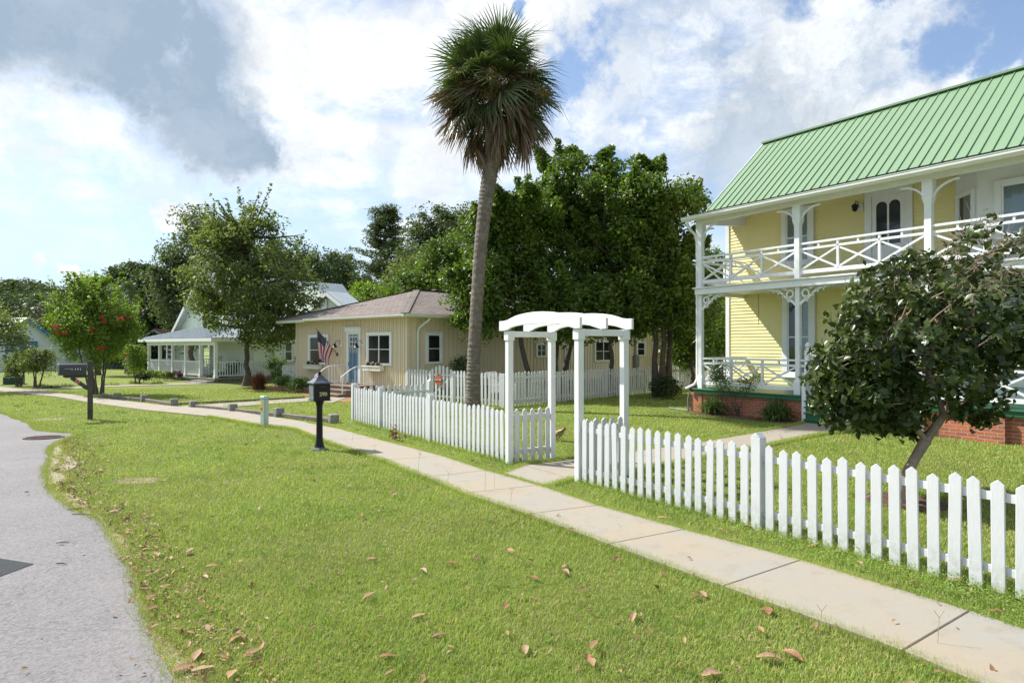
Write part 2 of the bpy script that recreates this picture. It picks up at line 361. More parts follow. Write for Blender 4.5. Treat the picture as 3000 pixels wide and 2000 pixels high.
def brick(name, c1, c2, mortar, bw, bh, mo=.012, rough=.85, bump=.6, off=.5, var=.4):
    m, nt, b, out = nodes(name); L = nt.links.new; tc = nt.nodes.new('ShaderNodeTexCoord')
    t = tn(nt, 'ShaderNodeTexBrick', Scale=1.); t.inputs['Color1'].default_value = (*c1, 1); t.inputs['Color2'].default_value = (*c2, 1); t.inputs['Mortar'].default_value = (*mortar, 1)
    t.inputs['Brick Width'].default_value = bw; t.inputs['Row Height'].default_value = bh; t.inputs['Mortar Size'].default_value = mo; t.inputs['Mortar Smooth'].default_value = .2; t.offset = off
    L(tc.outputs['UV'], t.inputs['Vector'])
    n = tn(nt, 'ShaderNodeTexNoise', Scale=30., Detail=5.); L(tc.outputs['UV'], n.inputs['Vector'])
    n2 = tn(nt, 'ShaderNodeTexNoise', Scale=1.3, Detail=5.); L(tc.outputs['UV'], n2.inputs['Vector'])
    mu = nt.nodes.new('ShaderNodeVectorMath'); mu.operation = 'SCALE'; L(t.outputs[0], mu.inputs[0]); L(rng_(nt, n.outputs['Fac'], .3, .7, 1-var*.5, 1+var*.4), mu.inputs[3])
    mu2 = nt.nodes.new('ShaderNodeVectorMath'); mu2.operation = 'SCALE'; L(mu.outputs[0], mu2.inputs[0]); L(rng_(nt, n2.outputs['Fac'], .3, .7, 1-var*.3, 1+var*.2), mu2.inputs[3])
    L(mu2.outputs[0], b.inputs['Base Color']); b.inputs['Roughness'].default_value = rough
    bp = tn(nt, 'ShaderNodeBump', Strength=bump, Distance=.01); inv = rng_(nt, t.outputs['Fac'], 0, 1, 1, 0); L(inv, bp.inputs['Height']); L(bp.outputs[0], b.inputs['Normal'])
    return m
M_['brick'] = brick('red_brick', (.50, .13, .045), (.30, .085, .055), (.34, .27, .20), .2, .066, .009)
M_['shingle'] = brick('brown_asphalt_shingles', (.235, .19, .165), (.155, .125, .11), (.07, .058, .052), .3, .13, .010, .9, .8)
def lawnmat():
    m, nt, b, out = nodes('lawn_ground'); L = nt.links.new; tc = nt.nodes.new('ShaderNodeTexCoord'); V = tc.outputs['Object']
    a = tn(nt, 'ShaderNodeTexNoise', Scale=.35, Detail=5., Roughness=.6); L(V, a.inputs['Vector'])
    c = tn(nt, 'ShaderNodeTexNoise', Scale=14., Detail=8., Roughness=.75); L(V, c.inputs['Vector'])
    d = tn(nt, 'ShaderNodeTexNoise', Scale=1.6, Detail=6., Roughness=.7); L(V, d.inputs['Vector'])
    e = tn(nt, 'ShaderNodeTexNoise', Scale=70., Detail=4., Roughness=.8); L(V, e.inputs['Vector'])
    col = mixrgb(nt, rng_(nt, a.outputs['Fac'], .35, .65), (.175, .215, .05), (.235, .265, .065))
    col = mixrgb(nt, rng_(nt, c.outputs['Fac'], .35, .65, 0, .7), col, (.13, .18, .035))
    col = mixrgb(nt, rng_(nt, d.outputs['Fac'], .60, .72, 0, .8), col, (.30, .23, .13))
    col = mixrgb(nt, rng_(nt, e.outputs['Fac'], .45, .7, 0, .5), col, (.33, .38, .10))
    L(col, b.inputs['Base Color']); b.inputs['Roughness'].default_value = .9; b.inputs['Specular IOR Level'].default_value = .15
    bp = tn(nt, 'ShaderNodeBump', Strength=1., Distance=.04); L(c.outputs['Fac'], bp.inputs['Height'])
    bp2 = tn(nt, 'ShaderNodeBump', Strength=1., Distance=.02); L(e.outputs['Fac'], bp2.inputs['Height']); L(bp.outputs[0], bp2.inputs['Normal']); L(bp2.outputs[0], b.inputs['Normal'])
    return m
M_['lawn'] = lawnmat()
def asphalt():
    m, nt, b, out = nodes('worn_asphalt'); L = nt.links.new; tc = nt.nodes.new('ShaderNodeTexCoord'); V = tc.outputs['Object']
    v = tn(nt, 'ShaderNodeTexVoronoi', Scale=62.); L(V, v.inputs['Vector'])
    n = tn(nt, 'ShaderNodeTexNoise', Scale=45., Detail=8., Roughness=.8); L(V, n.inputs['Vector'])
    w = tn(nt, 'ShaderNodeTexNoise', Scale=.7, Detail=6., Roughness=.6); L(V, w.inputs['Vector'])
    col = mixrgb(nt, rng_(nt, v.outputs['Color'], .1, .9), (.085, .080, .082), (.215, .203, .204))
    col = mixrgb(nt, rng_(nt, n.outputs['Fac'], .42, .62, 0, .8), col, (.195, .184, .19))
    col = mixrgb(nt, rng_(nt, w.outputs['Fac'], .45, .7, 0, .45), col, (.25, .23, .22))
    k = tn(nt, 'ShaderNodeTexVoronoi', Scale=.55, feature='DISTANCE_TO_EDGE'); 
    wv = nt.nodes.new('ShaderNodeVectorMath'); wv.operation = 'MULTIPLY_ADD'; L(w.outputs['Color'], wv.inputs[0]); wv.inputs[1].default_value = (1.2, 1.2, 0); L(V, wv.inputs[2]); L(wv.outputs[0], k.inputs['Vector'])
    col = mixrgb(nt, rng_(nt, k.outputs['Distance'], .0, .006, .45, 0), col, (.07, .065, .065))
    L(col, b.inputs['Base Color']); b.inputs['Roughness'].default_value = .85
    bp = tn(nt, 'ShaderNodeBump', Strength=.35, Distance=.005); L(v.outputs['Distance'], bp.inputs['Height']); L(bp.outputs[0], b.inputs['Normal']); return m
M_['asphalt'] = asphalt()
def concrete():
    m, nt, b, out = nodes('sandy_concrete'); L = nt.links.new; tc = nt.nodes.new('ShaderNodeTexCoord'); V = tc.outputs['Object']
    g = nt.nodes.new('ShaderNodeNewGeometry')
    a = tn(nt, 'ShaderNodeTexNoise', Scale=1.1, Detail=7., Roughness=.62); L(V, a.inputs['Vector'])
    n = tn(nt, 'ShaderNodeTexNoise', Scale=70., Detail=6., Roughness=.75); L(V, n.inputs['Vector'])
    s = tn(nt, 'ShaderNodeTexNoise', Scale=5., Detail=8., Roughness=.7); L(V, s.inputs['Vector'])
    col = mixrgb(nt, rng_(nt, a.outputs['Fac'], .40, .60), (.325, .275, .205), (.29, .275, .24))
    col = mixrgb(nt, rng_(nt, g.outputs['Random Per Island'], 0, 1, 0, .35), col, (.32, .275, .21))
    col = mixrgb(nt, rng_(nt, n.outputs['Fac'], .5, .72, 0, .5), col, (.27, .235, .185))
    col = mixrgb(nt, rng_(nt, s.outputs['Fac'], .52, .70, 0, .55), col, (.225, .20, .155))
    L(col, b.inputs['Base Color']); b.inputs['Roughness'].default_value = .85
    bp = tn(nt, 'ShaderNodeBump', Strength=.4, Distance=.004); L(n.outputs['Fac'], bp.inputs['Height']); L(bp.outputs[0], b.inputs['Normal']); return m
M_['concrete'] = concrete()
M_['lf_laurel'] = leafmat('glossy_green_leaves', (.026, .058, .009), (.16, .23, .034), .42, .35, .4)
M_['lf_maple'] = leafmat('olive_green_leaves', (.060, .085, .025), (.20, .235, .085), .5, .42)
M_['lf_myrtle'] = leafmat('fresh_green_leaves', (.075, .13, .018), (.20, .27, .045), .5, .45)
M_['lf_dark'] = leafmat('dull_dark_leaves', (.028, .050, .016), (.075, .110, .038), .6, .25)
M_['lf_grey'] = leafmat('grey_green_leaves', (.060, .085, .038), (.13, .155, .08), .6, .3)
M_['lf_pine'] = leafmat('pine_needles', (.045, .072, .022), (.11, .145, .048), .6, .2)
M_['lf_cam'] = leafmat('leathery_glossy_leaves', (.014, .040, .010), (.10, .125, .030), .34, .12, .4)
M_['lf_shrub'] = leafmat('shrub_leaves', (.05, .10, .022), (.15, .23, .06), .5, .3)
M_['lf_yellow'] = leafmat('yellow_green_leaves', (.10, .14, .01), (.22, .27, .03), .5, .4)
M_['lf_purple'] = leafmat('purple_leaves', (.05, .018, .022), (.12, .05, .05), .5, .3, tcol=(1.5, .9, .9))
M_['lf_grass'] = leafmat('grass_blades', (.195, .275, .052), (.47, .52, .15), .55, .35, .25, tcol=(1.2, 1.3, .6))
M_['lf_weed'] = leafmat('clover_leaves', (.11, .22, .03), (.25, .38, .07), .5, .3, .3, tcol=(1.2, 1.3, .6))
M_['lf_straw'] = leafmat('dry_straw_blades', (.34, .27, .14), (.55, .46, .28), .7, .2, .2, tcol=(1, 1, .8))
M_['lf_litter'] = leafmat('dry_brown_leaves', (.13, .07, .03), (.42, .26, .13), .6, .08, .3, tcol=(1.1, .8, .5))
M_['lf_lily'] = leafmat('strappy_green_leaves', (.05, .10, .025), (.19, .25, .09), .4, .25)
M_['lf_brown'] = leafmat('bronze_grass_blades', (.085, .035, .020), (.22, .11, .06), .6, .3, tcol=(1.3, .8, .6))
M_['fl_red'] = leafmat('red_blossoms', (.42, .015, .03), (.65, .04, .08), .5, .3, tcol=(1.2, .6, .6))
M_['fl_orange'] = leafmat('orange_blossoms', (.6, .14, .01), (.75, .25, .02), .5, .3, tcol=(1.2, .8, .6))
M_['fl_purple'] = leafmat('violet_blossoms', (.16, .05, .32), (.30, .12, .50), .5, .3, tcol=(1, .7, 1.2))
M_['fl_white'] = leafmat('white_blossoms', (.6, .55, .5), (.75, .72, .68), .5, .3, tcol=(1, 1, 1))
M_['palmgreen'] = leafmat('palm_fan_green', (.026, .052, .018), (.11, .14, .055), .38, .22, .5)
M_['palmdead'] = leafmat('dead_palm_fan_brown', (.09, .055, .035), (.28, .20, .14), .7, .15, .3, tcol=(1.2, .9, .7))
M_['palmfruit'] = leafmat('palm_fruit_sprays', (.13, .10, .03), (.30, .22, .09), .6, .2, tcol=(1.1, .9, .6))
# ================================================================ ground, road, pavement (the setting)
def sheet(name, pts, z, mat, kind='structure', thick=0, label=None, cat=None):
    mb = MB(); n = len(pts)
    if thick:
        mb.add([(p[0], p[1], z) for p in pts]+[(p[0], p[1], z-thick) for p in pts], [tuple(range(n))]+[(i, (i+1) % n, (i+1) % n+n, i+n) for i in range(n)])
    else: mb.add([(p[0], p[1], z) for p in pts], [tuple(range(n))])
    o = build(name, mb, mat, fixn=True)
    if o.data.polygons[0].normal.z < 0: o.data.flip_normals()
    return tag(o, label, cat, kind=kind)
gmb = MB(); gmb.add([(-900, -60, 0), (900, -60, 0), (900, 1500, 0), (-900, 1500, 0)], [(0, 1, 2, 3)])
tag(build('lawn_ground', gmb, M_['lawn']), kind='structure')
def smooth_line(pts, step=.12, jit=.0, seed=1):
    rr = random.Random(seed); out = []
    for i in range(len(pts)-1):
        a, b = Vector(pts[i][:2]), Vector(pts[i+1][:2]); p0 = Vector(pts[max(i-1, 0)][:2]); p3 = Vector(pts[min(i+2, len(pts)-1)][:2])
        n = max(1, int((b-a).length/step))
        for k in range(n):
            t = k/n; q = .5*((2*a)+(-p0+b)*t+(2*p0-5*a+4*b-p3)*t*t+(-p0+3*a-3*b+p3)*t**3)
            out.append((q.x+rr.uniform(-jit, jit), q.y+rr.uniform(-jit, jit)))
    out.append(tuple(pts[-1][:2])); return out
road_px = [(-420, 1150), (-150, 1185), (0, 1211), (42, 1225), (88, 1242), (111, 1261), (180, 1268), (226, 1274), (184, 1292), (149, 1311), (146, 1345), (134, 1380), (142, 1433), (214, 1491), (268, 1517), (306, 1548), (325, 1586), (352, 1621), (383, 1686), (408, 1776), (444, 1879), (460, 1930), (505, 2000), (560, 2140), (640, 2500)]
ROAD = smooth_line([G(*p) for p in road_px], .15, .02, 3)
road_poly = ROAD+[(-.9, -8), (-60, -8), (-60, 40)]
sheet('road', road_poly, .012, M_['asphalt'])
sandm = [ (p[0], p[1]) for p in ROAD]
rr = random.Random(5); outer = []
for i, p in enumerate(ROAD):
    a = Vector(ROAD[max(i-2, 0)]); b = Vector(ROAD[min(i+2, len(ROAD)-1)]); d = (b-a).normalized(); nrm = Vector((-d.y, d.x))
    w = .03+.05*math.sin(i*.33)+.04*math.sin(i*.81+1)+rr.uniform(0, .04)
    q = G(0, 1330); 
    if 8.0 < p[1] < 11.2: w += .12
    outer.append((p[0]+nrm.x*max(w, .03), p[1]+nrm.y*max(w, .03)))
mb = MB(); n = len(ROAD)
mb.add([(p[0]-.02, p[1], .006) for p in ROAD]+[(p[0], p[1], .006) for p in outer], [(i, i+1, n+i+1, n+i) for i in range(n-1)])
tag(build('sandy_verge', mb, M_['sand']), kind='structure')
for name, pp in (('sandy_patch', [(150, 1322), (205, 1340), (225, 1365), (180, 1385), (150, 1372)]), ('sandy_patch', [(150, 1440), (215, 1455), (262, 1490), (268, 1515), (222, 1492), (165, 1458)])):
    c = [G(*q) for q in pp]; sheet(name, smooth_line(c+[c[0]], .06, .01, 4)[:-1], .016, M_['sand'])
sheet('dark_road_area', [G(*q) for q in [(-400, 1610), (0, 1640), (100, 1656), (0, 1693), (-400, 1830)]], .016, M_['patch'])  # flat polygon, darker than the surrounding road
# pavement of separate slabs
pairs = [((3600, 2330), (3680, 2090)), ((2648, 1919), (2842, 1802)), ((2122, 1728), (2347, 1651)), ((1786, 1603), (2005, 1560)), ((1551, 1514), (1755, 1488)), ((1365, 1452), (1582, 1428)), ((1250, 1404), (1428, 1384)), ((1122, 1353), (1301, 1341)), ((948, 1295), (1098, 1287)), ((859, 1259), (999, 1260)), ((761, 1249), (893, 1239)), ((595, 1220), (660, 1203)), ((425, 1203), (502, 1192)), ((264, 1181), (298, 1169)), ((170, 1164), (205, 1157)), ((0, 1147), (30, 1138)), ((-300, 1120), (-270, 1114)), ((-700, 1098), (-660, 1094))]
PL = [G(*a) for a, b in pairs]; PR = [G(*b) for a, b in pairs]
cl_ = []; SWL = []; SWR = []
for i in range(len(pairs)-1):
    for k in range(12):
        t = k/12; SWL.append(PL[i].lerp(PL[i+1], t)); SWR.append(PR[i].lerp(PR[i+1], t))
SWL.append(PL[-1]); SWR.append(PR[-1])
acc = 0; cuts = [0]; C_ = [(a+b)/2 for a, b in zip(SWL, SWR)]
# keep the joints where they are seen nearby, then every 1.17 m
mb = MB(); last = 0; run = 0
for i in range(1, len(C_)):
    run += (C_[i]-C_[i-1]).length
    near = i <= 12*8
    if (near and i % 12 == 0) or (not near and run > 1.15):
        L_ = SWL[last:i+1]; R_ = SWR[last:i+1]; d0 = (C_[last+1]-C_[last]).normalized()*.004; d1 = (C_[i]-C_[i-1]).normalized()*.004
        L_ = [p.copy() for p in L_]; R_ = [p.copy() for p in R_]; L_[0] += d0; R_[0] += d0; L_[-1] -= d1; R_[-1] -= d1
        top = [(p.x, p.y, .035) for p in L_]+[(p.x, p.y, .035) for p in reversed(R_)]; nn = len(top)
        # a few slabs split into quads so the outline stays planar
        m = len(L_); V = [(p.x, p.y, .035) for p in L_]+[(p.x, p.y, .035) for p in R_]; V += [(x, y, -.02) for x, y, z in V]
        F_ = [(j, j+1, m+j+1, m+j) for j in range(m-1)]+[(j, j+1, 2*m+j+1, 2*m+j) for j in range(m-1)]+[(m+j, m+j+1, 3*m+j+1, 3*m+j) for j in range(m-1)]+[(0, m, 3*m, 2*m), (m-1, 2*m-1, 4*m-1, 3*m-1)]
        mb.add(V, F_); last = i; run = 0
tag(build('sidewalk', mb, M_['concrete'], bevel=.005), kind='structure')
jb = MB(); m = len(SWL); inset = .03
jb.add([(a.lerp(b, .02).x, a.lerp(b, .02).y, .004) for a, b in zip(SWL, SWR)]+[(b.lerp(a, .02).x, b.lerp(a, .02).y, .004) for a, b in zip(SWL, SWR)], [(j, j+1, m+j+1, m+j) for j in range(m-1)])
tag(build('sidewalk_bed', jb, M_['mulch']), kind='structure')
# the walk through the arbour to the green steps
WK = [[G(1474, 1389), G(1597, 1431)], [G(1530, 1366), G(1676, 1408)], [Vector((1.7, 10.35, 0)), Vector((2.55, 9.6, 0))], [Vector((3.26, 11.46, 0)), Vector((4.37, 11.1, 0))], [Vector((5.0, 12.95, 0)), Vector((5.9, 12.45, 0))], [Vector((6.35, 14.15, 0)), Vector((7.5, 13.35, 0))], [Vector((6.75, 14.75, 0)), Vector((8.45, 13.8, 0))]]
mb = MB()
for i in range(len(WK)-1):
    a, b = WK[i]; c, d = WK[i+1]; s = .006
    e0 = (c-a).normalized()*s; e1 = (d-b).normalized()*s
    q = [a+e0, b+e1, d-e1, c-e0]; mb.add([(p.x, p.y, .028) for p in q]+[(p.x, p.y, -.02) for p in q], [(0, 1, 2, 3), (0, 1, 5, 4), (1, 2, 6, 5), (2, 3, 7, 6), (3, 0, 4, 7)])
tag(build('front_walk', mb, M_['concrete']), kind='structure')
WALKPOLY = [tuple(p[0][:2]) for p in WK]+[tuple(p[1][:2]) for p in reversed(WK)]
w2 = [(510, 1193), (566, 1201), (915, 1176), (975, 1181), (1015, 1166), (960, 1164), (905, 1167)]
sheet('cottage_walk', [G(*q) for q in w2], .024, M_['concrete'], thick=.04)
sheet('far_walk', [G(*q) for q in [(60, 1143), (140, 1136), (440, 1126), (600, 1121), (640, 1122), (600, 1125), (300, 1134), (80, 1146)]], .02, M_['concrete'], thick=.03)
sheet('mulch_bed', smooth_line([G(*q) for q in [(2005, 1205), (2030, 1216), (2110, 1222), (2190, 1231), (2290, 1240), (2352, 1244), (2352, 1226), (2200, 1200), (2040, 1190), (2005, 1205)]], .15, .03, 9)[:-1], .012, M_['mulch'])
BARE = [(410, 1408, .34, .10), (930, 1600, .45, .12), (1085, 1560, .22, .1), (520, 1325, .3, .1), (150, 1228, .5, .15), (640, 1860, .2, .12)]
for i_, (x_, y_, a_, b_2) in enumerate(BARE):
    c_ = G(x_, y_); r_ = random.Random(i_); k_ = [r_.uniform(.6, 1.15) for _ in range(26)]
    if i_ in (0, 4): sheet('bare_soil_patch', [(c_.x+a_*math.cos(t)*k_[j], c_.y+b_2*2.2*math.sin(t)*k_[j]) for j, t in enumerate([q*math.pi/13 for q in range(26)])], .005, M_['soil'])
cb = G(2655, 1472)
sheet('mulch_ring', [(cb.x+.42*math.cos(a)*random.uniform(.8, 1.15), cb.y+.42*math.sin(a)*random.uniform(.8, 1.15)) for a in [i*math.pi/12 for i in range(24)]], .012, M_['mulch'])
sheet('pine_bark_bed', smooth_line([G(*q) for q in [(715, 1148), (770, 1143), (850, 1146), (900, 1160), (1010, 1178), (1100, 1166), (1180, 1160), (1100, 1140), (830, 1128), (715, 1148)]], .2, .03, 2)[:-1], .014, M_['pinemulch'])
# ================================================================ yellow two-storey house
M_['glassdim'] = pbr('dim_window_glass', (.012, .014, .016), .12, .2, 2, 0, spec=.3)
HY = Frame(G(2023, 1204), ED)
def courses(mb, x0, x1, z0, z1, y, h, d=.016, side=None):
    n = int((z1-z0)/h)
    V = []; F_ = []
    for k in range(n+1):
        a = z0+k*h; b = min(a+h, z1)
        if b-a < .004: break
        q = len(V); V += [(x0, y-d, a), (x1, y-d, a), (x1, y, b), (x0, y, b), (x0, y+.001, a), (x1, y+.001, a)]
        F_ += [(q, q+1, q+2, q+3), (q, q+4, q+5, q+1)]
    mb.add(V, F_)
def rot_part(o, ang, pivot):
    o.matrix_local = Matrix.Translation(pivot) @ Matrix.Rotation(ang, 4, 'Z')
def window(parent, x0, x1, z0, z1, y, trim=.10, mat='white', cols=1, rows=2, curtain=None, name='window', head=0, sash=.035, sill=True, dark=False):
    """flat wall window: outward is -y"""
    mb = MB(); m = M_[mat]
    mb.box(x0-trim, x0, y-.07, y, z0-trim*.6, z1+trim); mb.box(x1, x1+trim, y-.07, y, z0-trim*.6, z1+trim)
    mb.box(x0, x1, y-.068, y, z1, z1+trim); mb.box(x0, x1, y-.068, y, z0-trim*.6, z0)
    if head: mb.box(x0-trim-.05, x1+trim+.05, y-.11, y, z1+trim, z1+trim+head)
    w = build(name, mb, m, parent, bevel=.006)
    sb = MB(); s = sash
    cw = (x1-x0)/cols
    for c in range(cols):
        a, b = x0+c*cw, x0+(c+1)*cw
        sb.box(a+.002, a+s, y-.05, y-.02, z0, z1); sb.box(b-s, b-.002, y-.05, y-.02, z0, z1)
        for r in range(rows+1):
            zz = z0+(z1-z0)*r/rows; sb.box(a+s, b-s, y-.048, y-.02, max(z0, zz-s/2), min(z1, zz+s/2))
    build('sash', sb, m, w)
    if sill: build('sill', MB().box(x0-trim-.03, x1+trim+.03, y-.12, y, z0-trim*.6-.045, z0-trim*.6-.002), m, w, bevel=.006)
    build('dark_backing', MB().box(x0, x1, y-.012, y-.009, z0, z1), M_['darkint'], w)  # thin near-black panel on the solid wall paints the unlit room's darkness
    if curtain:
        for (u0, u1, v0, v1) in curtain:
            nx = 26; V = []; F_ = []
            for i in range(nx+1):
                t = i/nx; xx = x0+(x1-x0)*(u0+(u1-u0)*t); V += [(xx, y-.022+.005*math.sin(t*34+u0*9), z0+(z1-z0)*v0), (xx, y-.022+.005*math.sin(t*34+u0*9+.3), z0+(z1-z0)*v1)]
            for i in range(nx): F_.append((2*i, 2*i+2, 2*i+3, 2*i+1))
            build('curtain', MB().add(V, F_), M_['curtain'], w, fixn=False, smooth=True)
    build('pane', MB().add([(x0+.01, y-.034, z0), (x1-.01, y-.034, z0), (x1-.01, y-.034, z1), (x0+.01, y-.034, z1)], [(0, 1, 2, 3)]), M_['glassdim' if dark else 'glass'], w)
    return w
hy = thing('yellow_house', 'two-storey pale yellow clapboard house with green metal roof and white double porch', 'house', HY.o, HY.rot)
WD = 2.06; ZD = .62; ZF = 3.28; XL = HY.hy(2130, 900, WD)[0]; XR = 15.5; ZW = 5.62
# wall: clapboards, corner board
wb = MB(); courses(wb, XL, XR, ZD, ZF-.16, WD, .092); courses(wb, XL, XR, ZF, ZW, WD, .092)
wb.box(XL, XR, WD+.002, WD+8, .1, ZW); build('wall', wb, M_['yellow'], hy)
build('corner_board', MB().box(XL-.03, XL+.10, WD-.035, WD+.12, .3, ZW+.1), M_['white'], hy, bevel=.005)
# brick base under the porch, with piers
XE = HY.hy(2054, 900, .12)[0]-.09
bb = MB(); bb.box(0, XR, .06, .25, 0, ZD-.13)
for xx in (0.0,): bb.box(xx-.01, xx+.34, .03, .3, 0, ZD-.125)
px_, _ = HY.hy(2947, 1200, 0); bb.box(px_-.42, px_, -.06, .3, 0, ZD-.125)
bb.box(0, .2, .25, WD+.5, 0, ZD-.13); build('brick_base', bb, M_['brick'], hy)
db = MB(); db.box(XE-.06, XR, -.05, WD, ZD-.035, ZD); db.box(XE-.03, XR, -.02, .05, ZD-.13, ZD-.036); db.box(XE-.03, XE+.04, .05, WD, ZD-.13, ZD-.036)
build('porch_floor', db, M_['greenpaint'], hy, bevel=.006)
# upper floor slab and fascia
ub = MB(); ub.box(XE-.05, XR, -.07, WD, ZF-.035, ZF); ub.box(XE-.01, XR, -.02, .08, ZF-.19, ZF-.036); ub.box(XE-.01, XE+.09, .08, WD, ZF-.19, ZF-.036); ub.box(XE+.09, XR, .08, WD, ZF-.10, ZF-.05)
build('balcony_floor', ub, M_['white'], hy, bevel=.005)
ZG = 5.015
# ceiling, gutter, fascia
cb_ = MB(); ZC = ZG+.50; cb_.prism([(-.24, ZG+.02), (WD, ZC), (WD, ZC+.025), (-.24, ZG+.045)], XE-.12, XR, lambda u, v, w: (w, u, v)); cb_.box(XE, XR, .04, .14, ZG-.05, ZG+.075); cb_.prism([(.14, ZG-.05), (WD, ZG+.10), (WD, ZC-.01), (.14, ZG+.09)], XE, XE+.09, lambda u, v, w: (w, u, v))
build('porch_ceiling', cb_, M_['white'], hy)
gt = MB(); prof = [(0, 0), (-.07, 0), (-.115, .05), (-.115, .10), (-.125, .10), (-.125, .112), (0, .112)]
gt.prism([(-.24+u, ZG-.005+v) for u, v in prof], XE-.19, XR, lambda u, v, w: (w, u, v)); build('gutter', gt, M_['fascia'], hy, bevel=.004)
# roofs: solve the visible corners
XG = XL-.30
y0, z0 = HY.hx(2071, 627, XG); y1, z1 = HY.hx(2238, 422, XG)
z0 += .085
rb = MB(); rb.add([(XG, y0, z0), (XR, y0, z0), (XR, y1, z1), (XG, y1, z1), (XR, 2*y1-y0, z0), (XG, 2*y1-y0, z0)], [(0, 1, 2, 3), (3, 2, 4, 5)])
rb.add([(XG, y0, z0-.03), (XR, y0, z0-.03), (XR, y1, z1-.05), (XG, y1, z1-.05), (XR, 2*y1-y0, z0-.03), (XG, 2*y1-y0, z0-.03)], [(0, 3, 2, 1), (3, 5, 4, 2), (0, 1, 1, 0)][:2])
rs = Vector((0, y1-y0, z1-z0)); rn = Vector((0, -rs.z, rs.y)).normalized()
k = 0; xx = XG+.01
while xx < XR:
    o_ = rn*.02; a = Vector((xx, y0-.01, z0))+o_*.5; b = Vector((xx, y1, z1))+o_*.5
    rb.bar(a, b, .017, .022, up=rn)
    xx += .225; k += 1
rb.bar((XG-.02, y1, z1+.02), (XR, y1, z1+.02), .22, .05)
roof = build('roof', rb, M_['greenroof'], hy)
build('rake_trim', MB().bar(Vector((XG, y0, z0-.04)), Vector((XG, y1, z1-.04)), .04, .10, up=rn), M_['white'], hy)
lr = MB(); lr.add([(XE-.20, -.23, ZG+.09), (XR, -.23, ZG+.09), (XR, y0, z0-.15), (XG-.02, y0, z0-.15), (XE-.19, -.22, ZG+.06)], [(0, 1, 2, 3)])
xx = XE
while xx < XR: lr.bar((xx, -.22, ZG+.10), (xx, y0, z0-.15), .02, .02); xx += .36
lr.box(XG, XR, y0-.015, y0+.02, z0-.16, z0-.022)  # dark face: eave edge with the shadow gap below it painted in
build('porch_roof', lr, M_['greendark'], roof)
gw = MB(); gw.add([(XL, WD+.01, ZW-.5), (XL, 2*y1-WD, ZW-.5), (XL, y1, z1-.25), ], [(0, 1, 2)]); build('gable', gw, M_['yellow'], hy)
# posts
pxs = [HY.hy(2054, 900, .12)[0], HY.hy(2339, 900, .12)[0], HY.hy(2722, 700, .12)[0]]
sp = (pxs[2]-pxs[0])/2; pxs = [pxs[0], pxs[1], pxs[2], pxs[2]+sp, pxs[2]+2*sp]
def porch_post(x, y, lo=True, up=True):
    p = MB()
    p.box(x-.055, x+.055, y-.055, y+.055, ZD+.32, ZF-.19); p.box(x-.08, x+.08, y-.08, y+.08, ZD, ZD+.30); p.lathe([(.113, .30), (.08, .345)], (x, y, ZD), 4)
    p.box(x-.065, x+.065, y-.065, y+.065, ZF, ZG-.50); p.box(x-.095, x+.095, y-.095, y+.095, ZG-.36, ZG-.03); p.lathe([(.09, ZG-.52), (.134, ZG-.40), (.134, ZG-.36)], (x, y, 0), 4)
    return build('porch_post', p, M_['white'], hy, bevel=.006)
for x in pxs: porch_post(x, .12)
def brace(x, sgn, along='x', y=.12):
    p = MB(); pts = []
    for i in range(9):
        a = i/8*math.pi/2; pts.append((.065+.46*(1-math.cos(a)), ZG-.47+.36*math.sin(a)))
    for i in range(8):
        (u, v), (u2, v2) = pts[i], pts[i+1]
        A = (x+sgn*u, y, v) if along == 'x' else (x, y+sgn*u, v); B = (x+sgn*u2, y, v2) if along == 'x' else (x, y+sgn*u2, v2)
        p.bar(A, B, .035, .04, up=(0, 0, 1))
    build('curved_brace', p, M_['white'], hy)
for i, x in enumerate(pxs):
    if i: brace(x, -1)
    brace(x, 1)
brace(pxs[0], 1, 'y')
def ribbon(p, pts, w, tf, th=.03):
    n = len(pts); P = []
    for i, q in enumerate(pts):
        a = pts[max(i-1, 0)]; b = pts[min(i+1, n-1)]; d = Vector((b[0]-a[0], b[1]-a[1])).normalized(); nr = Vector((-d.y, d.x))
        ww = w[i] if hasattr(w, '__len__') else w
        for s in (-.5, .5):
            for t in (-th/2, th/2): P.append(tf(q[0]+nr.x*ww*s, q[1]+nr.y*ww*s, t))
    F_ = []
    for i in range(n-1):
        b = 4*i; F_ += [(b, b+4, b+6, b+2), (b+1, b+3, b+7, b+5), (b, b+1, b+5, b+4), (b+2, b+6, b+7, b+3)]
    F_ += [(0, 2, 3, 1), (4*n-4, 4*n-3, 4*n-1, 4*n-2)]
    p.add(P, F_)
def scroll(x, sgn, along='x', y=.10):
    p = MB(); tf = (lambda u, v, t: (x+sgn*(u+.055), y+t, ZF-.19-v)) if along == 'x' else (lambda u, v, t: (x+t, y+sgn*(u+.055), ZF-.19-v))
    sp_ = [(.20+.0, .30)]
    main = [(0, .40), (.05, .345), (.12, .30), (.20, .25), (.27, .19), (.33, .13), (.41, .075), (.50, .045), (.60, .03), (.72, .02)]
    ribbon(p, main, [.06, .055, .05, .05, .045, .045, .05, .045, .035, .015], tf)
    c = (.125, .15); spi = []
    for i in range(22):
        a = R(100)-i/21*R(400); r = .115-.055*i/21; spi.append((c[0]+r*math.cos(a)*.9, c[1]+r*math.sin(a)))
    ribbon(p, spi, .036, tf)
    ribbon(p, [(.22, .05), (.26, .03), (.33, .008)], [.05, .04, .02], tf)
    for (u, v) in ((.56, .075), (.43, .115), (.31, .19), (.17, .315)):
        ribbon(p, [(u-.03, v-.04), (u, v), (u+.012, v+.035)], [.05, .035, .004], tf)
    build('scroll_bracket', p, M_['white'], hy)
for i, x in enumerate(pxs):
    if i: scroll(x, -1)
    scroll(x, 1)
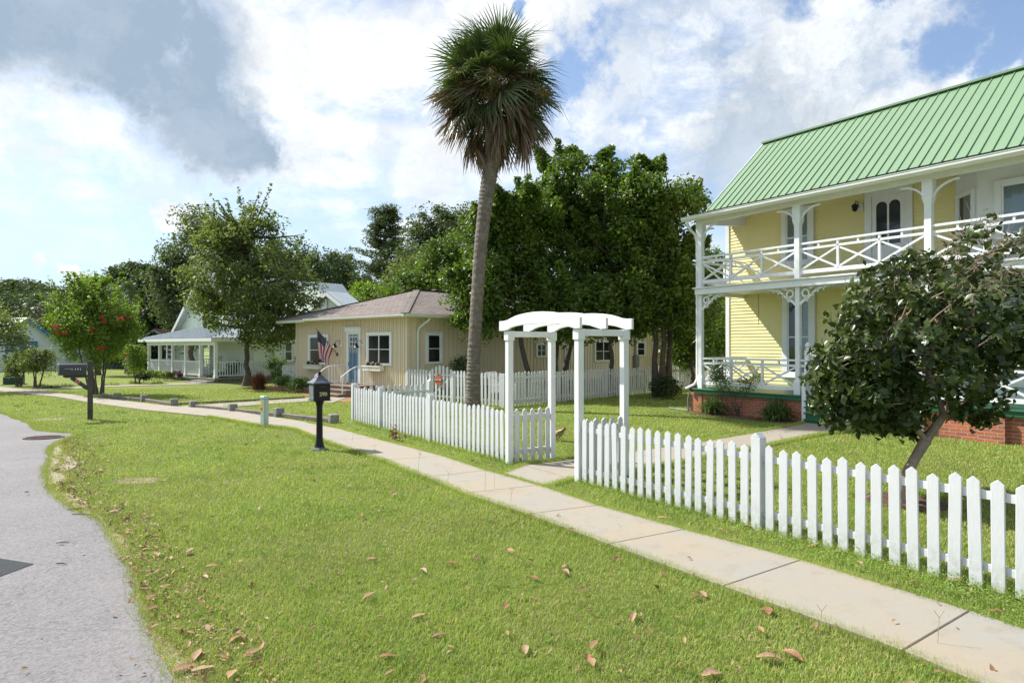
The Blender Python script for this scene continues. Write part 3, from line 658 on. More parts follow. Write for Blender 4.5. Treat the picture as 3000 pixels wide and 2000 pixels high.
scroll(pxs[0], 1, 'y')
def xrail(a, b, z, name='railing'):         # a,b local (x,y); z floor height
    p = MB(); A = Vector((*a, 0)); B = Vector((*b, 0)); d = B-A; L_ = d.length
    t1, t2, bt = z+.79, z+.665, z+.145
    for zz, h, w in ((t1, .045, .07), (t2, .05, .05), (bt, .085, .05)): p.bar(A+Vector((0, 0, zz)), B+Vector((0, 0, zz)), w, h)
    n = 3 if L_ > 2.4 else 2
    for i in range(n):
        u, v = A+d*(i/n), A+d*((i+1)/n)
        if i: p.bar(u+Vector((0, 0, bt)), u+Vector((0, 0, t1)), .05, .05, up=d)
        m_ = (u+v)/2; p.bar(m_+Vector((0, 0, t2)), m_+Vector((0, 0, t1)), .04, .04, up=d)
        p.bar(u+Vector((0, 0, bt+.045)), v+Vector((0, 0, t2-.03)), .03, .04); p.bar(u+Vector((0, 0, t2-.03)), v+Vector((0, 0, bt+.045)), .027, .04)
    return build(name, p, M_['white'], hy)
stx0 = HY.loc(G(2360, 1240)).x; stx1 = stx0+2.35; sty = HY.loc(G(2360, 1240)).y
for i in range(4):
    xrail((pxs[i]+.055, .12), (pxs[i+1]-.055, .12), ZF)
xrail((pxs[0]+.055, .12), (pxs[1]-.055, .12), ZD)
p = MB(); e0 = stx0+.02
for zz, h in ((ZD+.79, .045), (ZD+.665, .05), (ZD+.145, .08)): p.bar((pxs[1]+.055, .12, zz), (e0+.0, .12, zz), .05, h)
build('railing', p, M_['white'], hy)
xrail((stx1+.1, .12), (stx1+.1+sp*.9, .12), ZD); xrail((stx1+.1+sp*.9+.1, .12), (stx1+.1+sp*2, .12), ZD)
xrail((pxs[0], .18), (pxs[0], WD-.03), ZD); xrail((pxs[0], .18), (pxs[0], WD-.03), ZF)
# front steps with their handrails
stp = MB(); nst = 4; run_ = (0-sty)/nst
for i in range(nst):
    zt = ZD-(i+1)*ZD/(nst+.6)*1.0; stp.box(stx0, stx1, -.05-(i+1)*run_, -.052-i*run_, 0, zt); stp.box(stx0-.01, stx1+.01, -.05-(i+1)*run_-.03, -.054-i*run_, zt+.002, zt+.032)
build('front_steps', stp, M_['greenpaint'], hy, bevel=.004)
for xs in (stx0-.02, stx1+.02):
    hr = MB()
    yb = -.05-nst*run_+.05
    hr.box(xs-.045, xs+.045, yb-.045, yb+.045, 0, .95); hr.box(xs-.05, xs+.05, .05, .15, ZD, ZD+1.02)
    hr.lathe([(.03, 0), (.06, .02), (.03, .05), (.055, .09), (.06, .12), (.04, .16), (.005, .19)], (xs, .10, ZD+1.02), 12)
    hr.bar((xs, yb, .82), (xs, .10, ZD+.88), .05, .09)
    hr.bar((xs, yb, .18), (xs, .10, ZD+.16), .04, .05)
    for i in range(1, 9):
        t = i/9; yy = yb+(.10-yb)*t; hr.box(xs-.015, xs+.015, yy-.015, yy+.015, .18+(ZD-.02)*t, .82+(ZD+.06)*t)
    build('step_railing', hr, M_['white'], hy)

# windows and doors
wx0 = HY.hy(2291, 700, WD)[0]; wx1 = HY.hy(2390, 700, WD)[0]
zt = HY.hy(2340, 611, WD)[1]; zb = HY.hy(2340, 776, WD)[1]
window(hy, wx0+.16, wx1-.16, zb+.1, zt-.12, WD-.016, .14, curtain=[(.0, .55, .0, 1), (.62, 1, .0, 1)])
wx0 = HY.hy(2294, 900, WD)[0]; wx1 = HY.hy(2394, 900, WD)[0]; zt = HY.hy(2340, 868, WD)[1]
window(hy, wx0+.17, wx1-.17, ZD+.42, zt-.13, WD-.016, .15, curtain=[(.45, 1, 0, 1)])
def arch_door(x0, x1, z0, z1, y):
    m = MB(); m.box(x0-.16, x0, y-.06, y, z0, z1+.16); m.box(x1, x1+.16, y-.06, y, z0, z1+.16); m.box(x0, x1, y-.058, y, z1, z1+.16)
    d = build('door', m, M_['white'], hy, bevel=.006)
    build('door_leaf', MB().box(x0+.002, x1-.002, y-.03, y, z0, z1-.002), M_['white'], d, bevel=.004)
    w = (x1-x0); 
    for s in (0, 1):
        a = x0+w*(.14+.39*s); b = a+w*.33; c = (a+b)/2; r = (b-a)/2; zz0 = z0+(z1-z0)*.42; zz1 = z0+(z1-z0)*.93-r
        pts = [(a, zz0), (b, zz0)]+[(c+r*math.cos(t), zz1+r*math.sin(t)) for t in [i*math.pi/12 for i in range(13)]]
        build('glass_panel', MB().prism(pts, y-.034, y-.031, lambda u, v, w_: (u, w_, v)), M_['glassdark'], d)
        build('panel', MB().box(a, b, y-.036, y-.031, z0+.15, z0+(z1-z0)*.33), M_['white'], d, bevel=.003)
    kn = MB(); kn.lathe([(.0, 0), (.028, .01), (.03, .03), (.0, .05)], (0, 0, 0), 10)
    k_ = build('door_handle', kn, M_['rust'], d); k_.matrix_local = Matrix.Translation((x0+.06, y-.03, z0+.95)) @ Matrix.Rotation(R(90), 4, 'X')
    return d
M_['glassdark'] = pbr('dark_reflective_glass', (.03, .035, .045), .06, .2, 2, 0)
dx0 = HY.hy(2557, 700, WD)[0]; dx1 = HY.hy(2655, 700, WD)[0]; dzt = HY.hy(2600, 572, WD)[1]
arch_door(dx0, dx1, ZF, dzt, WD-.016)
arch_door(dx0-.05, dx1+.05, ZD, ZD+2.0, WD-.016)
# wall lantern on the balcony
lx, lz = HY.hy(2512, 608, WD-.1); ln = MB(); ln.box(lx-.03, lx+.10, WD-.035, WD-.018, lz-.08, lz+.10)
lan = build('wall_lantern', ln, M_['white'], hy)
l2 = MB(); l2.tube([(lx, WD-.04, lz+.0), (lx-.0, WD-.08, lz+.13), (lx-.02, WD-.14, lz+.16), (lx-.03, WD-.17, lz+.08)], .009, 6); l2.lathe([(.02, .09), (.075, .05), (.07, .03), (.055, -.06), (.03, -.1)], (lx-.03, WD-.17, lz), 8)
build('lantern_cage', l2, M_['black'], lan)
ob = MB(); ox, oz = HY.hy(2518, 762, WD); ob.box(ox-.05, ox+.05, WD-.03, WD-.018, oz-.03, oz+.03); build('wall_outlet', ob, M_['white'], hy)
# two-storey bay at the right: slanted side and front
bx0 = HY.hy(2800, 600, WD)[0]; BD = .62; bx1 = bx0+.62
def placed(fn, ang, piv):
    before = set(bpy.data.objects); r = fn(); 
    return r
bayw = MB()
for (za, zb_) in ((ZD, ZF-.16), (ZF, ZG+.37)):
    bayw.add([(bx0, WD, za), (bx1, WD-BD, za), (bx1+2.2, WD-BD, za), (bx1+2.2+.62, WD, za), (bx0, WD, zb_), (bx1, WD-BD, zb_), (bx1+2.2, WD-BD, zb_), (bx1+2.82, WD, zb_)], [(0, 1, 5, 4), (1, 2, 6, 5), (2, 3, 7, 6)])
bay = build('bay_wall', bayw, M_['white'], hy)
for (za, h) in ((ZD+.45, 1.65), (ZF+.38, 1.22)):
    a = math.atan2(-BD, .62); ln_ = math.hypot(.62, BD)
    w = window(bay, .20, ln_-.14, za, za+h, 0, .07, curtain=[(.3, .9, .35, 1)], name='bay_window')
    w.matrix_local = Matrix.Translation((bx0, WD, 0)) @ Matrix.Rotation(a, 4, 'Z')
    w = window(bay, bx1+.42, bx1+1.55, za, za+h, WD-BD, .12, curtain=[(0, .48, 0, 1), (.5, 1, 0, 1)], name='bay_window')
# downspout by the first post
ds = MB(); x = pxs[0]-.11
ds.tube([(x-.02, -.28, ZG), (x-.02, -.26, ZG-.10), (x-.03, -.12, ZG-.22), (x, .02, ZG-.32), (x, .10, ZG-.5), (x, .10, ZD+.25), (x-.03, .02, ZD+.10), (x-.22, -.10, ZD-.02)], .038, 8)
build('downspout', ds, M_['white'], hy, smooth=True)
ds = MB(); ds.tube([(-.05, -.02, .0), (-.07, -.02, .3), (-.04, .0, .5)], .02, 6); ds.tube([(-.05, -.05, .02), (-.45, -.08, .03), (-.75, .02, .03)], .02, 6); build('drain_hose', ds, M_['meter'], hy)
build('swing_chain', MB().tube([(1.38, 1.0, ZF-.2), (1.38, 1.0, ZF-1.0)], .006, 5), M_['rust'], hy)
# ================================================================ tan single-storey cottage (number 302)
Cc = Vector((-3.46, 21.18, 0)); FW = 7.32
HT = Frame(Cc-Vector((.7287, -.685, 0))*FW, (.7287, -.685))
ht = thing('tan_cottage', 'low tan board-and-batten cottage numbered 302 with brown hip roof and blue door', 'house', HT.o, HT.rot)
ZE = 2.72; SL = 21.0
wb = MB(); wb.box(0, FW, 0, SL, .28, ZE+.05); xs_ = .12
while xs_ < FW: wb.box(xs_, xs_+.026, -.026, .01, .28, ZE); wb.box(xs_+.10, xs_+.122, -.022, .01, .28, ZE); xs_ += .235
ys_ = .12
while ys_ < SL: wb.box(FW-.01, FW+.022, ys_, ys_+.026, .28, ZE); ys_ += .2
wb.box(-.02, .07, -.03, .06, .28, ZE); wb.box(FW-.07, FW+.025, -.03, .08, .28, ZE)
build('wall', wb, M_['tan'], ht)
fb = MB(); fb.box(.05, FW-.05, .05, SL-.05, 0, .28)
build('foundation', fb, M_['block'], ht)
lat = MB(); x = .3
while x < FW-1: 
    for s in (-1, 1): lat.bar((x, .03, 0), (x+.22*s, .03, .27), .02, .008)
    x += .11
build('lattice_skirt', lat, M_['white'], ht)
OH = .48; zr = 4.02; yr = FW/2
def roofpts(x0, x1, y0, y1, ze, zr, hip):
    xm = (x0+x1)/2; return [(x0, y0, ze), (x1, y0, ze), (x1, y1, ze), (x0, y1, ze), (xm, y0+hip, zr), (xm, y1-hip, zr)]
rp = roofpts(-OH-.35, FW+OH, -OH, SL+OH, ZE+.07, zr, 3.9)
rb = MB(); rb.add(rp, [(0, 1, 4), (1, 2, 5, 4), (2, 3, 5), (3, 0, 4, 5)]); rb.add([(a, b, c-.035) for a, b, c in rp], [(0, 4, 1), (1, 4, 5, 2), (3, 5, 4, 0)])
e = .035
for a, b in ((0, 1), (1, 2), (3, 0)): rb.add([rp[a], rp[b], (rp[b][0], rp[b][1], rp[b][2]-e), (rp[a][0], rp[a][1], rp[a][2]-e)], [(0, 1, 2, 3)])
rf = build('roof', rb, M_['shingle'], ht, fixn=False)
caps = MB(); a, b = Vector(rp[1]), Vector(rp[4]); caps.bar(a+Vector((0, 0, .008)), b+Vector((0, 0, .012)), .26, .012); a = Vector(rp[0]); caps.bar(a+Vector((0, 0, .008)), b+Vector((0, 0, .012)), .26, .012)
caps.bar(Vector(rp[4])+Vector((0, 0, .014)), Vector(rp[5])+Vector((0, 0, .014)), .26, .012)
build('hip_cap', caps, M_['shingle'], rf)
build('ridge_vent', MB().bar(Vector(rp[4])+Vector((0, .9, .05)), Vector(rp[4])+Vector((0, 5.5, .05)), .26, .05), M_['graphite'], rf, bevel=.01)
sf = MB(); sf.box(-OH-.3, FW+OH-.03, -OH+.03, -.001, ZE-.02, ZE+.0); sf.box(FW+.001, FW+OH-.03, 0, SL, ZE-.02, ZE+.0); sf.box(-OH-.3, -.001, 0, SL, ZE-.02, ZE)
sf.box(-OH-.32, FW+OH-.02, -OH+.01, -OH+.03, ZE-.05, ZE+.04); sf.box(FW+OH-.03, FW+OH-.012, -OH+.03, SL, ZE-.05, ZE+.04)
build('soffit', sf, M_['cream'], ht)
gprof = [(0, 0), (-.06, 0), (-.10, .04), (-.10, .09), (-.11, .10), (0, .10)]
g = MB(); g.prism([(-OH+u, ZE-.045+v) for u, v in gprof], 1.55, FW+OH+.1, lambda u, v, w: (w, u, v)); g.prism([(-OH+.10+u, ZE-.075+v) for u, v in gprof], -OH-.36, 1.50, lambda u, v, w: (w, u, v))
g.prism([(FW+OH-u, ZE-.045+v) for u, v in gprof], -OH-.1, SL, lambda u, v, w: (u, w, v))
build('gutter', g, M_['fascia'], ht, bevel=.004)
d_ = MB(); d_.tube([(FW+OH-.05, .62, ZE-.04), (FW+OH-.08, .60, ZE-.12), (FW+.10, .42, ZE-.38), (FW+.06, .40, ZE-.55), (FW+.06, .40, .2)], .045, 8); build('downspout', d_, M_['cream'], ht, smooth=True)
def fx(px, y=0): return HT.hy(px, 1000, y)[0]
def fz(px, py, y=0): return HT.hy(px, py, y)[1]
# door
x0, x1 = fx(1023), fx(1053); zt_, zb_ = fz(1038, 980), fz(1038, 1120)
dm = MB(); dm.box(x0-.13, x0, -.05, 0, zb_-.02, zt_+.02); dm.box(x1, x1+.11, -.05, 0, zb_-.02, zt_+.02); dm.box(x0-.13, x1+.11, -.048, 0, zt_+.021, zt_+.10); dm.box(x0-.18, x1+.16, -.08, 0, zt_+.10, zt_+.24); dm.box(x0-.22, x1+.20, -.13, 0, zt_+.241, zt_+.275)
dr = build('door', dm, M_['white'], ht, bevel=.005)
lf = MB(); lf.box(x0, x1, -.02, 0, zb_, zt_)
w_ = x1-x0
for i in range(3): lf.box(x0+w_*(.10+.28*i), x0+w_*(.10+.28*i)+w_*.21, -.028, -.02, zb_+.12, zb_+(zt_-zb_)*.62)
build('door_leaf', lf, M_['door'], dr, bevel=.003)
gl = MB(); a0, a1 = x0+w_*.14, x1-w_*.12; c0, c1 = zb_+(zt_-zb_)*.76, zt_-.10
gl.box(a0-.02, a1+.02, -.035, -.02, c0-.02, c0); gl.box(a0-.02, a1+.02, -.035, -.02, c1, c1+.02); gl.box(a0-.02, a0, -.034, -.02, c0, c1); gl.box(a1, a1+.02, -.034, -.02, c0, c1); gl.box(a0, a1, -.033, -.02, (c0+c1)/2-.009, (c0+c1)/2+.009)
for i in (1, 2): gl.box(a0+(a1-a0)*i/3-.009, a0+(a1-a0)*i/3+.009, -.032, -.02, c0, c1)
wl = build('door_lites', gl, M_['white'], dr); build('pane', MB().box(a0, a1, -.026, -.021, c0, c1), M_['glassdark'], wl)
kn = build('door_handle', MB().tube([(x0+.06, -.03, zb_+.72), (x0+.06, -.07, zb_+.72), (x0+.06, -.07, zb_+.6)], .012, 6), M_['graphite'], dr)
# front windows and boxes
def fwin(pa, pb, ya, yb, cols, box=None):
    a, b = fx(pa), fx(pb); pm = (pa+pb)/2
    w = window(ht, a, b, fz(pm, yb), fz(pm, ya), 0, .11, cols=cols, rows=2, sash=.024, sill=False, dark=True)
    # replace curtain with nothing; the glass is dark
    if box:
        u, v, zt = fx(box[0]), fx(box[1]), fz((box[0]+box[1])/2, box[2], -.12)
        bx = MB(); bx.add([(u, -.07, zt-.13), (v, -.07, zt-.13), (v, -.07, zt), (u, -.07, zt), (u+.04, -.22, zt-.13), (v-.04, -.22, zt-.13), (v, -.26, zt), (u, -.26, zt)], [(0, 1, 2, 3), (4, 5, 6, 7), (0, 1, 5, 4), (0, 4, 7, 3), (1, 2, 6, 5), (3, 2, 6, 7)])
        bx.box(u-.01, v+.01, -.275, -.07, zt-.02, zt+.002); bx.box(u+.01, v-.01, -.25, -.07, zt-.165, zt-.13)
        q = build('window_box', bx, M_['cream'], w, bevel=.004)
    return w, (fx(box[0]), fx(box[1]), zt) if box else None
w1, box1 = fwin(911, 961, 988, 1062, 1, (905, 949, 1068))
w2_, box2 = fwin(1082, 1145, 982, 1064, 2, (1078, 1131, 1072))
# side wall windows: outward is +x
def swin(pa, pb, ya, yb, cols=1, trim=.11, rows=2):
    ya_, za = HT.hx(pa, (ya+yb)/2, FW); yb_, zb2 = HT.hx(pb, (ya+yb)/2, FW); pm = (pa+pb)/2
    z1_ = HT.hx(pm, ya, FW)[1]; z0_ = HT.hx(pm, yb, FW)[1]
    w = window(ht, ya_, yb_, z0_, z1_, 0, trim, cols=cols, rows=rows, sash=.024, sill=False, dark=True)
    w.matrix_local = Matrix.Translation((FW+.0, 0, 0)) @ Matrix.Rotation(R(90), 4, 'Z')
    return w
swin(1252, 1287, 982, 1060)
swin(1572, 1596, 1010, 1042, 2, .09); swin(1655, 1670, 1018, 1055, 1, .07); swin(1743, 1788, 1002, 1055, 2, .09); swin(1866, 1886, 1004, 1040, 1, .08)
ym, zm = HT.hx(1857, 1055, FW); mt = MB(); mt.box(FW+.016, FW+.22, ym-.16, ym+.16, zm-.38, zm+.22); mt.lathe([(.09, 0), (.09, .05), (.05, .07)], (FW+.13, ym, zm+.22), 12)
build('electric_meter', mt, M_['meter'], ht, bevel=.01); build('meter_conduit', MB().tube([(FW+.08, ym, zm+.3), (FW+.08, ym, ZE-.03)], .03, 8), M_['meter'], ht)
# lamps by the door
for px in (999, 1063):
    x = fx(px); z = fz(px, 1008); b_ = MB(); b_.box(x-.02, x+.09, -.03, 0, z-.10, z+.10); lm = build('wall_lamp', b_, M_['white'], ht, bevel=.004)
    q = MB(); q.tube([(x+.03, -.03, z), (x+.03, -.08, z+.10), (x-.01, -.16, z+.14), (x-.04, -.22, z+.08), (x-.05, -.23, z+.02)], .009, 6); build('gooseneck', q, M_['black'], lm)
    q = MB(); q.lathe([(.02, .03), (.035, .01), (.05, -.05), (.10, -.11), (.105, -.12)], (x-.05, -.23, z), 14); build('lamp_shade', q, M_['black'], lm)
for i, ch in enumerate('302'):
    text('house_numeral', ch, .125, M_['graphite'], ht, Matrix.Translation((fx(1074.2), -.032, fz(1074, 1029)-i*.115)) @ Matrix.Rotation(R(90), 4, 'X'))
# entry steps and rails
sx0, sx1 = fx(960, -.8), fx(1035, -.8)+.1
st = MB()
for i in range(3): st.box(sx0, sx1, -.55-.30*(i+1), -.001 if i == 0 else -.55-.30*i-.001, 0, .36-.12*i-.03); st.box(sx0-.03, sx1+.03, -.55-.30*(i+1)-.03, -.002 if i == 0 else -.55-.30*i-.003, .36-.12*i-.029, .36-.12*i)
build('entry_steps', st, M_['stepwood'], ht, bevel=.004)
rl = MB()
for x in (sx0+.04, sx1-.04):
    rl.tube([(x, -.02, 1.02), (x, -.75, 1.02), (x, -.95, .93), (x, -1.32, .68), (x, -1.34, .52)], .018, 6)
    rl.tube([(x, -.02, .45), (x, -.78, .45)], .012, 6)
    for yy in (-.05, -.17, -.29, -.41, -.53, -.65, -.77): rl.tube([(x, yy, .36), (x, yy, 1.02)], .010, 6)
    rl.tube([(x, -1.26, 0.10), (x, -1.26, .72)], .014, 6)
build('entry_railing', rl, M_['white'], ht)
# flag
bx, bz = fx(989), fz(989, 1037)
fp = HT.w(bx, 0, 0); fl = thing('flag_on_pole', 'American flag hanging in folds from an angled pole beside the blue door', 'flag', HT.w(bx, 0, bz), HT.rot)
tipd = Vector((-.30, -.62, 0)); 
tx, tz = HT.hy(925, 960, -.70); tip = Vector((tx-bx, -.70, tz-bz))
build('flagpole', MB().tube([(0, -.02, 0), tuple(tip)], .014, 8), M_['stepwood'], fl)
build('finial', MB().lathe([(0, -.03), (.025, 0), (0, .03)], tuple(tip*1.02), 8), M_['gold'], fl)
br = MB(); br.box(-.06, .04, -.03, -.0, -.07, .05); build('pole_bracket', br, M_['black'], fl)
FU, FV = 26, 30; V = []; pd = tip.normalized(); s0 = tip.length*.97; hoist = .92; fly = 1.08
for j in range(FV+1):
    f = j/FV
    for i in range(FU+1):
        u = i/FU; comp = 1-.48*min(1, f*1.3)
        base = pd*(s0-.02-hoist*u*comp*(1 if f < .05 else 1)); sag = f*fly*(1-.10*u)
        side = Vector((1, .2, 0)).normalized(); fold = .055*math.sin(u*17+.8)*min(1, f*2.2)+.03*math.sin(u*9+f*3)
        V.append(tuple(base+Vector((0, 0, -sag-.12*u*f*0))+Vector((.35, -.62, 0)).normalized()*fold+pd*0+Vector((.16*f, .02, 0))))
faces = []; mi = []
for j in range(FV):
    for i in range(FU):
        a = j*(FU+1)+i; faces.append((a, a+1, a+FU+2, a+FU+1))
        mi.append(2 if (i < 14 and j < 12) else (0 if (i//2) % 2 == 0 else 1))
np_mesh('flag_cloth', V, faces, [M_['flagred'], M_['flagwhite'], M_['flagblue']], fl, mi, True)
cloth = fl.children[-1]; SV = []; SF = []
def fpnt(u, f):
    i = min(FU-1, int(u)); j = min(FV-1, int(f)); a = Vector(V[j*(FU+1)+i]); b = Vector(V[j*(FU+1)+i+1]); c = Vector(V[(j+1)*(FU+1)+i]); return a+(b-a)*(u-i)+(c-a)*(f-j), (b-a), (c-a)
for r_ in range(9):
    for c_ in range(6 if r_ % 2 == 0 else 5):
        p_, du, dv = fpnt(.8+(c_+(.5 if r_ % 2 else 0))*2.35, .8+r_*1.25); nr = du.cross(dv).normalized(); 
        du = du.normalized()*.0095; dv = dv.normalized()*.011
        for sg in (1, -1):
            q = len(SV); SV += [p_+nr*.004*sg+du, p_+nr*.004*sg+dv, p_+nr*.004*sg-du, p_+nr*.004*sg-dv]; SF.append((q, q+1, q+2, q+3))
np_mesh('stars', [tuple(v) for v in SV], SF, M_['flagwhite'], cloth)

# ================================================================ pale green porch house behind the maple
Cw = AT(632, 1107, 30.); Cw = Vector((Cw.x, 30., 0)); HW = Frame(Cw, (.760, -.650)); ZP = .23
hw = thing('porch_house', 'pale green gabled house with silver metal roof and wraparound white porch', 'house', HW.o, HW.rot)
XL2 = HW.hy(434, 1095, 0)[0]; PD = 1.9; ZE2 = 2.12
dk = MB(); dk.box(XL2-.1, .12, -.1, PD+2, ZP-.08, ZP); dk.box(XL2, .05, 0, PD+2, 0, ZP-.081); build('porch_floor', dk, M_['block'], hw)
wl = MB(); XB = -1.25
courses(wl, XL2+1.9, -.12, ZP, 2.08, PD, .13); wl.box(XL2+1.9, -.12, PD+.001, PD+9, 0, 2.08)
courses(wl, -7.0, -.6, 2.2, 2.9, PD+.3, .13)
apx = HW.hy(610, 900, PD+.3)[0]; hwid = 3.55; zap = 5.75; zev = 2.75
n_ = 22
for k in range(n_):
    za = 2.2+(zap-2.2)*k/n_; zb2 = 2.2+(zap-2.2)*(k+1)/n_
    ww = lambda z: hwid*min(1, (zap-z)/(zap-zev))
    wl.add([(apx-ww(za), PD+.29, za), (apx+ww(za), PD+.29, za), (apx+ww(zb2), PD+.305, zb2), (apx-ww(zb2), PD+.305, zb2)], [(0, 1, 2, 3)])
XW = HW.hx(770, 1070, 0)
wl.box(-3.0, .15, PD+1.0, PD+8, 0, 3.0)
zc = 2.95
wl.add([(-5.0, PD+3.0, zc), (4.6, PD+3.0, zc), (0.0, PD+3.0, zc+2), (4.6, PD+3.0, .2), (-5, PD+3, .2)], [(0, 1, 2), (0, 1, 3, 4)])
build('wall', wl, M_['palegreen'], hw)
# gable roof, ridge runs back
def gable_roof(x0, x1, xm, y0, y1, ze, zr, oh, parent, rib=.22, mat='silverroof', trim='white', th=.05, name='roof'):
    sl = (zr-ze)/(xm-x0); r = MB(); xe0, xe1 = x0-oh, x1+oh; zl0 = ze-oh*sl; zl1 = ze-oh*(zr-ze)/(x1-xm)
    P = [(xe0, y0, zl0), (xm, y0, zr), (xe1, y0, zl1), (xe0, y1, zl0), (xm, y1, zr), (xe1, y1, zl1)]
    r.add(P, [(0, 1, 4, 3), (1, 2, 5, 4)]); r.add([(a, b, c-th) for a, b, c in P], [(0, 3, 4, 1), (1, 4, 5, 2)])
    yy = y0+.02
    while yy < y1:
        r.bar((xe0, yy, zl0+.012), (xm, yy, zr+.012), .03, .025); r.bar((xe1, yy, zl1+.012), (xm, yy, zr+.012), .03, .025); yy += rib
    o = build(name, r, M_[mat], parent, fixn=False)
    t = MB()
    for a, b in (((xe0, zl0), (xm, zr)), ((xm, zr), (xe1, zl1))): t.bar((a[0], y0+.012, a[1]-th-.075), (b[0], y0+.012, b[1]-th-.075), .04, .17, up=(0, 0, 1))
    t.box(xe0, xe0+.35, y0, y0+.5, zl0-.22, zl0-.03)
    build('rake_board', t, M_[trim], o); return o
gable_roof(apx-hwid, apx+hwid, apx, PD-.15, PD+9, zev, zap, .35, hw)
gr_ap = HW.hy(954, 853, PD+2.6)
gable_roof(gr_ap[0]-3.4, gr_ap[0]+3.4, gr_ap[0], PD+2.6, PD+3.9, gr_ap[1]-1.75, gr_ap[1], .3, hw)
wg = MB(); wg.add([(gr_ap[0]-3.3, PD+2.8, gr_ap[1]-1.8), (gr_ap[0]+3.3, PD+2.8, gr_ap[1]-1.8), (gr_ap[0], PD+2.8, gr_ap[1]-.06), (gr_ap[0]+3.3, PD+2.8, .2), (gr_ap[0]-3.3, PD+2.8, .2)], [(0, 1, 2), (0, 1, 3, 4)])
wgo = build('wing_wall', wg, M_['palegreen'], hw)
vx, vz = HW.hy(951, 893, PD+2.75); build('gable_vent', MB().box(vx-.2, vx+.2, PD+2.72, PD+2.79, vz-.3, vz+.3), M_['white'], wgo, bevel=.01)
# porch roof (hipped, wraps the right side)
pr = MB(); oh = .38; zt2 = 2.86; E0 = (XL2-oh, -oh); E1 = (oh, -oh); E2 = (oh, PD+1.4)
P = [(E0[0], E0[1], ZE2), (E1[0], E1[1], ZE2), (E2[0], E2[1], ZE2), (XB+.0, PD+1.4, zt2), (XB, PD+.28, zt2), (XL2+2.3, PD+.28, zt2), (XL2-oh, PD-.2, ZE2)]
pr.add(P, [(0, 1, 4, 5), (1, 2, 3, 4), (0, 5, 6)]); pr.add([(a, b, c-.05) for a, b, c in P], [(0, 5, 4, 1), (1, 4, 3, 2), (0, 6, 5)])
xx = E0[0]
while xx < E1[0]:
    t = max(0, min(1, (xx-XB)/(oh-XB))) if xx > XB else 0; u = max(0, (XL2+2.3-xx)/(2.3+oh)) if xx < XL2+2.3 else 0
    f = 1-max(t, u); pr.bar((xx, -oh, ZE2+.012), (xx, -oh+(PD+.28+oh)*f, ZE2+(zt2-ZE2)*f+.012), .025, .02); xx += .2
build('porch_roof', pr, M_['silverroof'], hw, fixn=False)
fa = MB(); fa.box(E0[0], E1[0], -oh-.02, -oh, ZE2-.17, ZE2-.02); fa.box(oh, oh+.02, -oh-.02, PD+1.4, ZE2-.17, ZE2-.02); fa.box(E0[0], oh, -oh, PD, ZE2-.19, ZE2-.172); fa.box(XB, oh, PD, PD+1.4, ZE2-.19, ZE2-.172); fa.box(XL2-.05, .06, -.06, .06, ZE2-.36, ZE2-.19)
build('fascia', fa, M_['white'], hw)
pc = [HW.hy(p, 1050, 0)[0] for p in (437, 469, 507, 545, 588, 632)]
def post2(x, y):
    p = MB(); p.box(x-.07, x+.07, y-.07, y+.07, ZP, ZE2-.18); p.box(x-.09, x+.09, y-.09, y+.09, ZP, ZP+.12); build('porch_post', p, M_['white'], hw, bevel=.006)
for x in pc: post2(x, 0)
post2(0, 1.5); post2(0, 3.0)
def balus(a, b):
    p = MB(); A = Vector((*a, 0)); B = Vector((*b, 0)); L_ = (B-A).length
    for zz, h in ((ZP+.74, .05), (ZP+.10, .05)): p.bar(A+Vector((0, 0, zz)), B+Vector((0, 0, zz)), .05, h)
    n = int(L_/.115)
    for i in range(1, n):
        q = A.lerp(B, i/n); p.box(q.x-.014, q.x+.014, q.y-.014, q.y+.014, ZP+.1, ZP+.74)
    build('balustrade', p, M_['white'], hw)
for i in range(4): balus((pc[i]+.07, 0), (pc[i+1]-.07, 0))
balus((0, .07), (0, 1.43)); balus((0, 1.57), (0, 2.93)); balus((XL2, .07), (XL2, PD+.3))
build('porch_steps', MB().box(pc[4]-.0, pc[5]+.15, -.45, -.102, 0, .11).box(pc[4]-.0, pc[5]+.15, -.75, -.452, 0, .05), M_['block'], hw, bevel=.01)
wxx, wzz = HW.hy(605, 935, PD+.3); window(hw, wxx-.36, wxx+.36, wzz-.75, wzz+.55, PD+.285, .07, rows=4, cols=1)
x = HW.hy(500, 1030, PD)[0]; window(hw, x-.35, x+.35, ZP+.45, ZP+1.55, PD-.016, .08, rows=4)
x = HW.hy(608, 1030, PD)[0]; window(hw, x-.4, x+.4, ZP+.35, ZP+1.55, PD-.016, .09, rows=4)
x = HW.hy(655, 1030, PD)[0]
w = window(hw, PD+1.5, PD+1.9, 1.0, 1.9, 0, .07, rows=2); w.matrix_local = Matrix.Translation((.155, 0, 0)) @ Matrix.Rotation(R(90), 4, 'Z')
for i, ch in enumerate('305'):
    text('house_numeral', ch, .10, M_['graphite'], hw, Matrix.Translation((pc[4], -.075, ZP+1.1-i*.11)) @ Matrix.Rotation(R(90), 4, 'X'))
